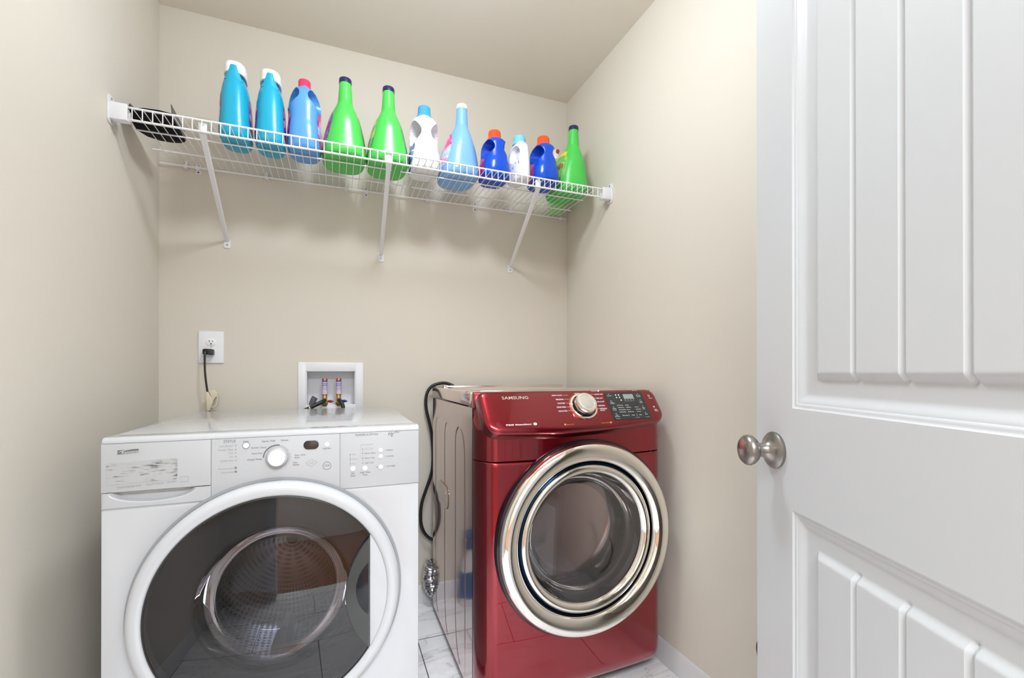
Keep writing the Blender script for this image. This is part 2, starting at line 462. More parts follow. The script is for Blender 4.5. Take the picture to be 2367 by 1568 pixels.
x = -0.5779; nw = 0
while x < XR - 0.045:
    tube(bm, [(x, BY, DECK - 0.0018), (x, RY + 0.004, DECK - 0.0018), (x, RY - 0.003, DECK - 0.0018), (x, RY - 0.0045, DECK - 0.006), (x, RY - 0.0045, RLOW - 0.002)], 0.00155, 6)
    x += 0.02555; nw += 1
obj('wire_grid', bm, M['wire'], sh)
def brace(xt, xf):
    bm = bmesh.new()
    top = V(xt, RY + 0.006, DECK - 0.006); low = V(xt, RY + 0.008, RLOW - 0.004); foot = V(xf, D - 0.006, 1.592)
    # flat strap hooked on the rods, then a round-edged channel down to the wall
    sect = []
    path = [top, low, low + (foot - low) * 0.06, low + (foot - low) * 0.5, foot]
    wd = [0.0125, 0.0115, 0.0088, 0.0085, 0.0085]; th = [0.0015, 0.002, 0.0055, 0.006, 0.004]
    rings = []
    for i, p in enumerate(path):
        d = (path[min(i + 1, 4)] - path[max(i - 1, 0)]).normalized()
        a = V(1, 0, 0); b = d.cross(a).normalized()
        rings.append([bm.verts.new(p + a * (wd[i] * math.copysign(abs(math.cos(q)) ** 0.6, math.cos(q))) + b * (th[i] * math.copysign(abs(math.sin(q)) ** 0.6, math.sin(q)))) for q in [2 * PI * k / 16 for k in range(16)]])
    for i in range(4):
        for k in range(16): bm.faces.new((rings[i][k], rings[i][(k + 1) % 16], rings[i + 1][(k + 1) % 16], rings[i + 1][k]))
    bm.faces.new(rings[0]); bm.faces.new(rings[-1])
    prism(bm, rrect(xf - 0.0125, xf + 0.0125, 1.560, 1.598, 0.006), XZ, D - 0.004, D, 0.001)
    b = obj('support_brace', bm, M['plastic'], sh)
    bm = bmesh.new(); lathe(bm, [(0, 0.0025), (0.003, 0.002), (0.0042, 0)], (xf, D - 0.004, 1.574), (0, -1, 0), 12)
    obj('screw', bm, M['steel'], b)
    bm = bmesh.new(); lathe(bm, [(0, 0.0015), (0.0022, 0.0012), (0.0026, 0)], (xt, RY + 0.0045, DECK - 0.014), (0, -1, 0), 12)
    obj('screw', bm, M['steel'], b)
brace(-0.3995, -0.4087); brace(0.1776, 0.1844); brace(0.7768, 0.8057)
def end_bracket(xw, s):
    bm = bmesh.new()
    to = lambda a, b, t: V(xw + s * t, a, b)
    prism(bm, rrect(RY - 0.020, RY + 0.020, 1.808, 1.892, 0.012), to, 0, 0.004, 0.0012)
    box(bm, min(xw, xw + s * 0.047), max(xw, xw + s * 0.047), RY - 0.012, RY + 0.012, RLOW - 0.009, RLOW - 0.003, 0.0015)
    box(bm, min(xw, xw + s * 0.047), max(xw, xw + s * 0.047), RY - 0.014, RY - 0.010, RLOW - 0.009, DECK + 0.003, 0.0015)
    box(bm, min(xw, xw + s * 0.047), max(xw, xw + s * 0.047), RY + 0.010, RY + 0.013, RLOW - 0.009, DECK - 0.010, 0.001)
    b = obj('end_bracket', bm, M['plastic'], sh)
    for z in (1.8835, 1.815):
        bm = bmesh.new(); lathe(bm, [(0, 0.0025), (0.003, 0.002), (0.004, 0)], (xw + s * 0.004, RY, z), (s, 0, 0), 12)
        obj('screw', bm, M['steel'], b)
end_bracket(XL, 1); end_bracket(XR, -1)
for xc, scr in ((-0.545, 0), (-0.506, 1), (-0.268, 0), (0.037, 0), (0.121, 1), (0.389, 0), (0.622, 1), (0.806, 0), (1.083, 0)):
    bm = bmesh.new()
    if scr:
        prism(bm, rrect(xc - 0.009, xc + 0.009, DECK - 0.026, DECK + 0.014, 0.006), XZ, D - 0.003, D, 0.0008)
    else:
        prism(bm, rrect(xc - 0.0045, xc + 0.0045, DECK - 0.002, DECK + 0.020, 0.003), XZ, D - 0.005, D, 0.0008)
    box(bm, xc - 0.007, xc + 0.007, BY - 0.006, D, DECK - 0.013, DECK + 0.001, 0.002)
    c = obj('wall_clip', bm, M['plastic'], sh)
    if scr:
        for z in (DECK + 0.008, DECK - 0.019):
            bm = bmesh.new(); lathe(bm, [(0, 0.003), (0.0024, 0.0024), (0.0032, 0)], (xc, D - 0.003, z), (0, -1, 0), 10)
            obj('screw', bm, M['dks'], c)

# ------------------------------------------------------------------ bottles
def interp(tab, z, i):
    if z <= tab[0][0]: return tab[0][i]
    for k in range(len(tab) - 1):
        z0, z1 = tab[k][0], tab[k + 1][0]
        if z <= z1:
            t = (z - z0) / (z1 - z0) if z1 > z0 else 0
            p0 = tab[max(k - 1, 0)]; p1 = tab[k]; p2 = tab[k + 1]; p3 = tab[min(k + 2, len(tab) - 1)]
            # monotone-ish cubic (finite difference tangents, limited)
            def tan(a, b, c):
                d1 = (b[i] - a[i]) / (b[0] - a[0]) if b[0] > a[0] else 0
                d2 = (c[i] - b[i]) / (c[0] - b[0]) if c[0] > b[0] else 0
                if d1 * d2 <= 0: return 0
                return 2 * d1 * d2 / (d1 + d2)
            m1 = tan(p0, p1, p2) if k > 0 else (p2[i] - p1[i]) / (z1 - z0)
            m2 = tan(p1, p2, p3) if k < len(tab) - 2 else (p2[i] - p1[i]) / (z1 - z0)
            h = z1 - z0
            return ((2 * t ** 3 - 3 * t * t + 1) * p1[i] + (t ** 3 - 2 * t * t + t) * h * m1 + (-2 * t ** 3 + 3 * t * t) * p2[i] + (t ** 3 - t * t) * h * m2)
    return tab[-1][i]
class Bottle:
    """tab rows: (z, half width x, half depth y, y offset, exponent); recesses: (y, z, ry, rz, web)"""
    def __init__(s, tab, recs=()): s.tab = tab; s.recs = recs
    def at(s, a, z, off=0.0):
        A = interp(s.tab, z, 1); B = interp(s.tab, z, 2); yc = interp(s.tab, z, 3); n = interp(s.tab, z, 4)
        c, q = math.cos(a), math.sin(a)
        x = (A + off) * math.copysign(abs(c) ** (2 / n), c); y = yc + (B + off) * math.copysign(abs(q) ** (2 / n), q)
        for (ry0, rz0, ry, rz, web) in s.recs:
            d = ((y - ry0) / ry) ** 2 + ((z - rz0) / rz) ** 2
            m = 1 - smooth(0.72, 1.0, d)
            if m > 0 and abs(x) > web: x = math.copysign(abs(x) + (web - abs(x)) * m, x)
        return V(x, y, z)
    def body(s, na=168, nz=96):
        bm = bmesh.new(); z0 = s.tab[0][0]; z1 = s.tab[-1][0]
        zz = [z0 + (z1 - z0) * k / nz for k in range(nz + 1)]
        # finer near the foot
        zz = sorted(set(zz + [z0 + 0.001, z0 + 0.002, z0 + 0.004]))
        g = grid(bm, lambda a, z: s.at(a, z), [2 * PI * k / na for k in range(na)], zz, close_u=True)
        bm.faces.new([r[0] for r in g][::-1]); bm.faces.new([r[-1] for r in g])
        return bm
    def label(s, a_c, z_c, da, dz, off=0.0009, n=14, m=40, shape=2.4):
        bm = bmesh.new()
        c = bm.verts.new(s.at(a_c, z_c, off)); prev = None
        rings = []
        for i in range(1, n + 1):
            r = i / n; ring = []
            for k in range(m):
                q = 2 * PI * k / m
                ca, sa = math.cos(q), math.sin(q)
                ring.append(bm.verts.new(s.at(a_c + da * r * math.copysign(abs(ca) ** (2 / shape), ca), z_c + dz * r * math.copysign(abs(sa) ** (2 / shape), sa), off)))
            rings.append(ring)
        for k in range(m): bm.faces.new((c, rings[0][k], rings[0][(k + 1) % m]))
        for i in range(n - 1):
            for k in range(m): bm.faces.new((rings[i][k], rings[i][(k + 1) % m], rings[i + 1][(k + 1) % m], rings[i + 1][k]))
        return bm
def blabel(name, cols, scale=30, seed=0):
    m = bpy.data.materials.new(name); m.use_nodes = True
    nt = m.node_tree; b = nt.nodes['Principled BSDF']; b.inputs['Roughness'].default_value = 0.25
    tc = nt.nodes.new('ShaderNodeTexCoord'); mp = nt.nodes.new('ShaderNodeMapping'); mp.inputs['Location'].default_value = (seed, seed * 1.7, 0)
    no = nt.nodes.new('ShaderNodeTexNoise'); no.inputs['Scale'].default_value = scale; no.inputs['Detail'].default_value = 2; no.inputs['Distortion'].default_value = 1.0
    r = nt.nodes.new('ShaderNodeValToRGB'); r.color_ramp.interpolation = 'LINEAR'
    e = r.color_ramp.elements
    e[0].position = 0.3; e[0].color = cols[0]; e[1].position = 0.7; e[1].color = cols[-1]
    for i, c in enumerate(cols[1:-1]): x = e.new(0.3 + 0.4 * (i + 1) / (len(cols) - 1)); x.color = c
    nt.links.new(tc.outputs['Object'], mp.inputs[0]); nt.links.new(mp.outputs[0], no.inputs['Vector']); nt.links.new(no.outputs[0], r.inputs[0]); nt.links.new(r.outputs[0], b.inputs['Base Color'])
    return m
def plast(name, c, rough=0.3): return mat(name, c, rough, bump=0.02, bscale=120, spec=0.5)
M['green'] = plast('bright_green_plastic', (0.07, 0.57, 0.085))
M['cyan'] = plast('turquoise_plastic', (0.008, 0.40, 0.62))
M['teal'] = plast('dark_teal_gap_shadow', (0.0, 0.10, 0.20))
M['sky'] = plast('sky_blue_plastic', (0.10, 0.34, 0.76))
M['sky2'] = plast('pale_blue_plastic', (0.20, 0.45, 0.84))
M['royal'] = plast('royal_blue_plastic', (0.0, 0.07, 0.56), 0.22)
M['bwhite'] = plast('white_bottle_plastic', (0.85, 0.86, 0.88))
M['navycap'] = plast('navy_cap', (0.012, 0.015, 0.09))
M['pinkcap'] = plast('pink_cap', (0.80, 0.04, 0.13))
M['orangecap'] = plast('orange_cap', (0.88, 0.085, 0.01))
M['bluecap'] = plast('blue_cap', (0.06, 0.36, 0.78))
M['aquacap'] = plast('aqua_cap', (0.18, 0.56, 0.70))
M['whitecap'] = plast('white_cap', (0.88, 0.88, 0.90))
M['redcap'] = plast('dark_red_cap', (0.45, 0.03, 0.03))
M['cream'] = plast('pale_green_plastic', (0.30, 0.72, 0.25))
L_pur = blabel('purple_print', [rgb(60, 160, 90), rgb(190, 40, 140), rgb(90, 50, 170), rgb(220, 120, 60)], 28)
L_red = blabel('red_purple_print', [rgb(150, 40, 160), rgb(60, 40, 170), rgb(230, 90, 150), rgb(160, 200, 240)], 30, 2)
L_yel = blabel('yellow_green_print', [rgb(210, 210, 60), rgb(120, 200, 120), rgb(40, 60, 110)], 24, 3)
L_pnk = blabel('pink_white_print', [rgb(150, 200, 240), rgb(210, 220, 240), rgb(240, 80, 150), rgb(225, 40, 120)], 20, 4)
L_mag = blabel('magenta_print', [rgb(190, 10, 130), rgb(120, 20, 170), rgb(210, 40, 110), rgb(70, 20, 150)], 22, 5)
L_blu = blabel('blue_print', [rgb(220, 235, 240), rgb(20, 80, 160), rgb(10, 60, 140), rgb(130, 180, 215)], 16, 6)
L_gry = blabel('faint_blue_print', [rgb(235, 238, 242), rgb(215, 222, 235), rgb(235, 238, 242), rgb(60, 90, 160)], 36, 7)
L_lime = blabel('lime_print', [rgb(120, 205, 110), rgb(150, 215, 120), rgb(90, 190, 90), rgb(190, 225, 110)], 20, 8)

GT = [(0, .066, .088, .002, 3.2), (.002, .070, .094, .002, 3.2), (.010, .0765, .101, .002, 3.0), (.022, .079, .104, .002, 2.8), (.05, .0775, .103, .002, 2.6), (.09, .0715, .100, 0, 2.5),
      (.125, .063, .096, -.003, 2.4), (.155, .0535, .086, -.008, 2.3), (.175, .044, .070, -.020, 2.2), (.192, .0335, .048, -.037, 2.1), (.207, .0268, .030, -.050, 2.0), (.225, .0248, .0255, -.053, 2), (.28, .0210, .0210, -.055, 2)]
NECKC = {}
def capped(name, label, cat_group, B, loc, rz, body_mat, caps, labels, extra=None):
    t = thing(name, label, 'bottle', loc, cat_group)
    t.rotation_euler = (0, 0, rz)
    obj('bottle_body', B.body(), body_mat, t, shift=False, ang=50)
    for prof, (cx, cy), m, ribs in caps:
        bm = bmesh.new()
        seg = 72 if ribs else 40
        ax = V(0, 0, 1); a, b = V(1, 0, 0), V(0, 1, 0); rings = []
        for r, h in prof:
            rings.append([bm.verts.new(V(cx, cy, h) + (a * math.cos(2 * PI * k / seg) + b * math.sin(2 * PI * k / seg)) * (r * (1 - (0.035 if ribs and k % 3 == 0 else 0)))) for k in range(seg)])
        for i in range(len(rings) - 1):
            for k in range(seg): bm.faces.new((rings[i][k], rings[i][(k + 1) % seg], rings[i + 1][(k + 1) % seg], rings[i + 1][k]))
        bm.faces.new(rings[0]); bm.faces.new(rings[-1])
        obj('cap', bm, m, t, shift=False, ang=40)
    for args, m in labels:
        obj('label', B.label(*args), m, t, shift=False, ang=60)
    if extra: extra(t, B)
    return t
LEFT, RIGHT, FRONT = PI, 0.0, -PI / 2
ROW = 'laundry bottles along the wire shelf'
Bg = Bottle(GT, [(0.050, 0.150, 0.030, 0.038, 0.010)])
navy = ([(.0215, .277), (.0225, .278), (.0225, .292), (.021, .295), (.0, .2951)], (0, -.055), M['navycap'], False)
def GLAB(side_m, other_m): return [((LEFT + 0.06, .105, 0.72, .072), side_m), ((RIGHT, .105, 0.62, .072), other_m)]
capped('detergent_bottle', 'large bright green bottle with navy cap, beside the pink capped blue bottle', ROW, Bg, (0.027, 1.857, DECK), 0.05, M['green'], [navy], GLAB(L_pur, L_pur))
capped('detergent_bottle', 'large bright green bottle with navy cap, standing behind the middle shelf brace', ROW, Bg, (0.1865, 1.852, DECK), 0.0, M['green'], [navy], GLAB(L_yel, L_pur))
wcap = ([(.0215, .277), (.0225, .278), (.0225, .291), (.021, .294), (.0, .2941)], (0, -.055), M['whitecap'], False)
capped('fabric_softener_bottle', 'tall long necked pale blue bottle with small white cap and pink label', ROW, Bg, (0.4765, 1.858, DECK), 0.06, M['sky2'], [wcap], GLAB(L_pnk, L_pnk))
def gain(t, B):
    # yellow banner and red lettering on the left face
    bm = bmesh.new()
    pts = []
    n = 24
    for i in range(n + 1):
        u = i / n
        a = LEFT - 0.50 + 1.15 * u; z = 0.120 + 0.050 * math.sin(PI * min(1, u * 1.05) * 0.62 + 0.15)
        pts.append((B.at(a, z - 0.010, .0020), B.at(a, z + 0.010, .0020)))
    vs = [(bm.verts.new(a), bm.verts.new(b)) for a, b in pts]
    for i in range(n): bm.faces.new((vs[i][0], vs[i + 1][0], vs[i + 1][1], vs[i][1]))
    obj('label_banner', bm, mat('yellow_print', rgb(225, 215, 30), 0.3), t, shift=False, label='yellow banner on the label')
    bm = bmesh.new(); tmp = bmesh.new()
    text(tmp, 'Gain', (0, 0, 0), 0.030, (1, 0, 0), (0, 1, 0), 'CENTER', shear=0.2, bold=0.02)
    bmesh.ops.subdivide_edges(tmp, edges=list(tmp.edges), cuts=1)
    for v in tmp.verts:
        p = B.at(LEFT + 0.15 + v.co.x * 9.5, 0.095 + v.co.y + 0.15 * v.co.x, .0026); v.co = p
    merge(bm, tmp)
    obj('label_lettering', bm, mat('red_print', rgb(225, 70, 50), 0.3), t, shift=False, label='red lettering on the label')
capped('detergent_bottle', 'large bright green bottle with yellow banner label at the right end of the shelf', ROW, Bg, (0.983, 1.835, DECK), 0.10, M['green'], [navy], [((LEFT + 0.05, .105, 0.75, .078), L_lime), ((RIGHT, .105, 0.6, .072), L_yel)], gain)

# turquoise bottles with wide white caps
CT = [(z_, a_ * .93, b_, c_, n_) for z_, a_, b_, c_, n_ in [(0, .040, .060, 0, 3), (.003, .045, .068, 0, 3), (.015, .0515, .0745, 0, 2.8), (.04, .0540, .0770, 0, 2.6), (.09, .0520, .0760, 0, 2.5), (.14, .0490, .0735, 0, 2.5), (.175, .0445, .070, 0, 2.5), (.200, .0385, .0620, -.003, 2.4), (.212, .0325, .053, -.006, 2.3), (.216, .029, .046, -.007, 2.2)]]
Bc = Bottle(CT)
def cyan_extra(t, B):
    # white cap: a wide rounded hood, with the turquoise spout rising over its front
    bm = bmesh.new()
    C = Bottle([(.224, .0330, .051, -.008, 2.8), (.226, .0342, .0525, -.008, 2.8), (.240, .0342, .0525, -.008, 2.8), (.258, .0330, .050, -.008, 2.8), (.265, .0300, .046, -.008, 2.6), (.268, .0220, .036, -.008, 2.3)])
    obj('cap', C.body(80, 30), M['whitecap'], t, shift=False, ang=45, label='wide white cap')
    G = Bottle([(.208, .0300, .046, -.007, 2.3), (.2245, .0300, .046, -.008, 2.4)])
    obj('cap_gap_shadow', G.body(80, 6), M['teal'], t, shift=False, ang=45, label='dark teal band standing for the shadow under the cap')  # dark teal stands for the shadow in the gap below the cap
    bm = bmesh.new()
    prof = [(.196, .0280), (.204, .0250), (.213, .0200), (.224, .0170), (.238, .0150), (.245, .0125), (.2475, .009)]
    rows = []
    for z, hw in prof:
        y = -.0650 + (z - .186) * 0.05
        rows.append([bm.verts.new(V(hw * k / 4, y + 0.010 * abs(k / 4) ** 2.2 * (hw / .03), z)) for k in range(-4, 5)])
    back = [[bm.verts.new(v.co + V(0, 0.012, 0)) for v in r] for r in rows]
    for g in (rows, back):
        for i in range(len(g) - 1):
            for k in range(8): bm.faces.new((g[i][k], g[i][k + 1], g[i + 1][k + 1], g[i + 1][k]))
    for i in range(len(rows) - 1):
        for k in (0, 8): bm.faces.new((rows[i][k], rows[i + 1][k], back[i + 1][k], back[i][k]))
    for k in range(8):
        bm.faces.new((rows[-1][k], rows[-1][k + 1], back[-1][k + 1], back[-1][k])); bm.faces.new((rows[0][k], rows[0][k + 1], back[0][k + 1], back[0][k]))
    obj('cap_tab', bm, M['cyan'], t, shift=False, ang=50, label='turquoise tab over the front of the cap')
capped('detergent_bottle', 'turquoise bottle with wide white cap, nearest the left end of the shelf', ROW, Bc, (-0.331, 1.836, DECK), 0.03, M['cyan'], [], [((LEFT, .09, 0.75, .075), L_pnk), ((RIGHT + .1, .09, 0.55, .075), L_red)], cyan_extra)
capped('detergent_bottle', 'turquoise bottle with wide white cap, next to the sky blue bottle', ROW, Bc, (-0.2225, 1.840, DECK), 0.06, M['cyan'], [], [((LEFT, .09, 0.68, .075), L_red), ((RIGHT, .09, 0.6, .075), L_red)], cyan_extra)
# sky blue, pink cap
BT = [(z_, a_ * .955, b_, c_, n_) for z_, a_, b_, c_, n_ in [(0, .044, .060, 0, 3), (.003, .050, .068, 0, 3), (.015, .058, .076, 0, 2.8), (.04, .0605, .079, 0, 2.7), (.08, .0590, .078, 0, 2.6), (.110, .0565, .075, 0, 2.5), (.135, .0560, .075, 0, 2.5), (.165, .0590, .076, 0, 2.4), (.190, .0575, .074, 0, 2.3), (.210, .0520, .067, -.002, 2.2), (.225, .0415, .053, -.006, 2.1), (.236, .0275, .035, -.010, 2), (.245, .0195, .022, -.012, 2)]]
Bb = Bottle(BT, [(-.034, .190, .0405, .036, .012)])
capped('detergent_bottle', 'sky blue bottle with bright pink cap and a grip hollow each side', ROW, Bb, (-0.1110, 1.842, DECK), 0.0, M['sky'], [([(.0205, .238), (.0215, .2385), (.0215, .268), (.0195, .272), (0, .2721)], (0, -.012), M['pinkcap'], False)], [((LEFT, .085, 0.75, .072), L_red), ((RIGHT, .085, 0.7, .072), L_pnk)])
# white, blue cap
WT = [(z_, a_ * .95, b_, c_, n_) for z_, a_, b_, c_, n_ in [(0, .050, .060, 0, 3), (.003, .056, .067, 0, 3), (.014, .0635, .075, 0, 2.8), (.04, .0655, .077, 0, 2.7), (.070, .0650, .0765, 0, 2.6), (.078, .0610, .0725, 0, 2.6), (.10, .0590, .072, 0, 2.5), (.14, .0590, .072, 0, 2.4), (.175, .0595, .071, 0, 2.3), (.200, .0550, .066, 0, 2.2), (.213, .0475, .055, 0, 2.1), (.222, .0360, .040, -.004, 2), (.232, .0255, .027, -.006, 2)]]
Bw = Bottle(WT, [(-.030, .146, .0410, .050, .012)])
capped('detergent_bottle', 'white bottle with a flared blue cap, between green and pale blue bottles', ROW, Bw, (0.3315, 1.842, DECK), -0.05, M['bwhite'], [([(.0345, .222), (.0345, .226), (.0280, .236), (.0262, .240), (.0245, .268), (.0225, .272), (0, .2721)], (0, -.006), M['bluecap'], True)], [((LEFT, .075, 0.80, .070), L_blu)])
# royal blue, orange caps
NT = [(0, .046, .062, 0, 3), (.003, .052, .070, 0, 3), (.012, .0585, .078, 0, 2.8), (.035, .0610, .0810, 0, 2.6), (.060, .0595, .0795, 0, 2.5), (.085, .0540, .0745, 0, 2.4), (.110, .0525, .0715, 0, 2.4), (.135, .0515, .070, 0, 2.4), (.150, .0485, .067, -.002, 2.3), (.162, .0410, .057, -.004, 2.2), (.170, .0320, .043, -.006, 2.1), (.176, .0270, .032, -.008, 2)]
Bn = Bottle(NT, [(-.026, .122, .0435, .038, .012)])
orange = ([(.0355, .167), (.0355, .171), (.0290, .181), (.0275, .184), (.0258, .207), (.0235, .211), (0, .2111)], (0, -.008), M['orangecap'], True)
capped('detergent_bottle', 'royal blue bottle with orange cap, left of the slim white bottle', ROW, Bn, (0.6205, 1.806, DECK), 0.0, M['royal'], [orange], [((LEFT - 0.12, .052, 0.55, .044), L_mag)])
capped('detergent_bottle', 'royal blue bottle with orange cap, beside the big green bottle and behind right brace', ROW, Bn, (0.833, 1.775, DECK), -0.05, M['royal'], [orange], [((LEFT - 0.12, .052, 0.55, .044), L_mag)])
# slim white bottle
ST = [(z_, a_ * .90, b_, c_, n_) for z_, a_, b_, c_, n_ in [(0, .030, .048, 0, 3.2), (.003, .034, .054, 0, 3.2), (.012, .0385, .060, 0, 3), (.04, .0400, .0620, 0, 2.8), (.09, .0390, .061, 0, 2.7), (.125, .0370, .058, 0, 2.5), (.145, .0330, .052, -.002, 2.4), (.156, .0285, .040, -.005, 2.2), (.163, .0255, .030, -.008, 2)]]
Bs = Bottle(ST, [(-.020, .106, .032, .036, .009)])
capped('detergent_bottle', 'slim white bottle with aqua cap between two royal blue bottles', ROW, Bs, (0.7205, 1.775, DECK), 0.12, M['bwhite'], [([(.0310, .154), (.0310, .158), (.0262, .167), (.0256, .188), (.0235, .192), (0, .1921)], (0, -.008), M['aquacap'], True)], [((LEFT, .060, 0.9, .045), L_gry)])
# small bottle behind the last one
DT_ = [(0, .030, .028, 0, 2.6), (.01, .036, .034, 0, 2.4), (.10, .036, .034, 0, 2.2), (.150, .036, .034, 0, 2.1), (.20, .0345, .0325, 0, 2), (.245, .026, .026, 0, 2), (.265, .0145, .0145, 0, 2), (.275, .013, .013, 0, 2)]
Bd = Bottle(DT_)
def dish(t, B):
    bm = bmesh.new(); lathe(bm, [(0.0085, 0), (0.0095, .002), (0.0095, .008), (0, .009)], (0, -.016, .302), (-0.3, -1, -0.1), 20)
    obj('nozzle', bm, M['redcap'], t, shift=False, label='dark red nozzle button')
capped('dish_soap_bottle', 'small pale green bottle with white cap half hidden behind the last green bottle', ROW, Bd, (1.030, 2.035, DECK), 0.0, M['cream'], [([(.0165, .268), (.017, .272), (.017, .296), (.0135, .312), (.010, .316), (0, .3161)], (0, 0), M['whitecap'], False)], [], dish)

# black object at the left end of the shelf
t = thing('dustpan', 'black curved plastic pan with upright side flap at the left end of the shelf', 'dustpan', (-0.55, 1.82, DECK))
out = [(-.600, 1.735), (-.615, 1.795), (-.620, 1.845), (-.602, 1.885), (-.570, 1.903), (-.535, 1.904), (-.508, 1.895), (-.494, 1.882), (-.490, 1.800), (-.489, 1.722), (-.520, 1.714), (-.560, 1.718)]
bm = bmesh.new(); prism(bm, out, XY, DECK + 0.0008, DECK + 0.018, 0.003); obj('pan', bm, mat('matt_black_plastic', (0.004, 0.004, 0.006), 0.6, spec=0.12), t)
bm = bmesh.new()
prism(bm, [(1.735, DECK + .013), (1.872, DECK + .002), (1.862, DECK + .022), (1.846, DECK + .034), (1.722, DECK + .046)], lambda a, b, q: V(-.491 + q, a, b), 0, 0.0025, 0.0005)
obj('side_flap', bm, mat('grey_black_plastic', (0.10, 0.095, 0.09), 0.35), t, label='dark grey upright side flap')
bm = bmesh.new(); prism(bm, [(1.84, DECK + .016), (1.735, DECK + .016), (1.75, DECK + .040), (1.81, DECK + .046)], lambda a, b, q: V(-.606 + q, a, b), 0, 0.0025, 0.0005)
obj('side_flap', bm, M['blackgloss'], t)

# ------------------------------------------------------------------ outlet, plug, cord and its ivory holder
t = thing('wall_outlet', 'white duplex wall outlet with jumbo cover plate, black plug in lower socket', 'outlet', (-.462, D, 1.163))
bm = bmesh.new(); prism(bm, rrect(-.5055, -.4190, 1.0995, 1.2265, 0.004), XZ, D - 0.006, D, 0.003); obj('cover_plate', bm, M['plastic'], t)
for z in (1.1835, 1.1440):
    bm = bmesh.new()
    poly = [(-.462 + x_, z + z_) for x_, z_ in [(0.0172 * math.cos(a) if abs(math.cos(a)) < 2 else 0, max(-.0135, min(.0135, .0172 * math.sin(a)))) for a in [2 * PI * k / 40 for k in range(40)]]]
    prism(bm, poly, XZ, D - 0.0085, D - 0.004, 0.0006)
    s_ = obj('socket', bm, M['whitecap'], t)
    bm = bmesh.new()
    box(bm, -.4690, -.4672, D - .0092, D - .0080, z - .001, z + .007); box(bm, -.4568, -.4550, D - .0092, D - .0080, z, z + .006)
    prism(bm, ellipse(-.462, z - .0075, .0026, .0026, 14), XZ, D - .0092, D - .0080)
    obj('slot', bm, M['black'], s_, ang=0)
bm = bmesh.new(); lathe(bm, [(0, .001), (.0018, .0008), (.0024, 0)], (-.462, D - .006, 1.1637), (0, -1, 0), 12); obj('screw', bm, M['steel'], t)
t = thing('power_cord', 'brown black power cord plugged into the wall outlet, hanging down behind the washer', 'cord', (-.4685, 2.05, 1.135))
bm = bmesh.new()
prism(bm, rrect(-.4850, -.4530, 1.1330, 1.1555, 0.005), XZ, D - 0.034, D - 0.0088, 0.003)
obj('plug', bm, M['blackgloss'], t)
bm = bmesh.new()
box(bm, -.466, -.4485, D - .036, D - .012, 1.131, 1.1545, 0.004)
for k in range(4): box(bm, -.4655 + k * .0045, -.4635 + k * .0045, D - .0375, D - .030, 1.133, 1.1525, 0.0008)
obj('plug_grip', bm, mat('ribbed_dark_grey', (0.05, 0.045, 0.042), 0.4), t)
bm = bmesh.new()
tube(bm, spline([(-.4720, 2.066, 1.149), (-.4745, 2.056, 1.138), (-.4745, 2.052, 1.115), (-.4735, 2.050, 1.075), (-.4700, 2.050, 1.030), (-.4650, 2.052, .985), (-.4620, 2.058, .940), (-.4600, 2.07, .88), (-.45, 2.075, .80)], 6), 0.0036, 10)
obj('cable', bm, M['browncord'], t)
t = thing('cord_holder', 'ivory plastic cord holder clipped round the cord behind the washer', 'cord holder', (-.45, 2.05, .94))
bm = bmesh.new()
prism(bm, [(-.4680, .988), (-.4600, .9885), (-.4430, .952), (-.4470, .940), (-.4555, .915), (-.4640, .915)], XZ, 2.036, 2.064, 0.002)
obj('clip_body', bm, M['tag'], t)
bm = bmesh.new()
prism(bm, [(-.4585, .990), (-.4390, .9975), (-.4290, .982), (-.4310, .968), (-.4365, .966), (-.4440, .952)], XZ, 2.040, 2.060, 0.002)
prism(bm, [(-.4300, .975), (-.4270, .974), (-.4310, .935), (-.4420, .926), (-.4560, .928), (-.4430, .933), (-.4350, .940)], XZ, 2.043, 2.057, 0.001)
obj('clip_latch', bm, M['tag'], t)

# ------------------------------------------------------------------ recessed washer outlet box with valves
t = thing('washer_outlet_box', 'white recessed plumbing box set in the back wall above the washer', 'outlet box', (-.021, D, .99))
X0, X1, Z0, Z1 = -.1515, .1095, .872, 1.1065
bm = bmesh.new()
box(bm, X0, bx0, D - .006, D, Z0, Z1, 0.0015); box(bm, bx1, X1, D - .006, D, Z0, Z1, 0.0015)
box(bm, bx0 - .002, bx1 + .002, D - .0055, D, bz1 - .002, Z1, 0.0012); box(bm, bx0 - .002, bx1 + .002, D - .0055, D, Z0, bz0 + .020, 0.0012)
obj('frame', bm, M['plastic'], t)
bm = bmesh.new()
yb = D + .078
box(bm, bx0 + .0004, bx1 - .0004, yb, yb + .003, bz0 + .0004, bz1 - .0004)
for a in ((bx0 + .0002, bx0 + .003), (bx1 - .003, bx1 - .0002)): box(bm, a[0], a[1], D - .002, yb, bz0 + .0004, bz1 - .0004)
box(bm, bx0 + .0005, bx1 - .0005, D - .002, yb, bz1 - .003, bz1 - .0003); box(bm, bx0 + .0005, bx1 - .0005, D - .002, yb, bz0 + .0003, bz0 + .012)
obj('recess_liner', bm, M['plastic'], t, ang=0)
VY = D + 0.012
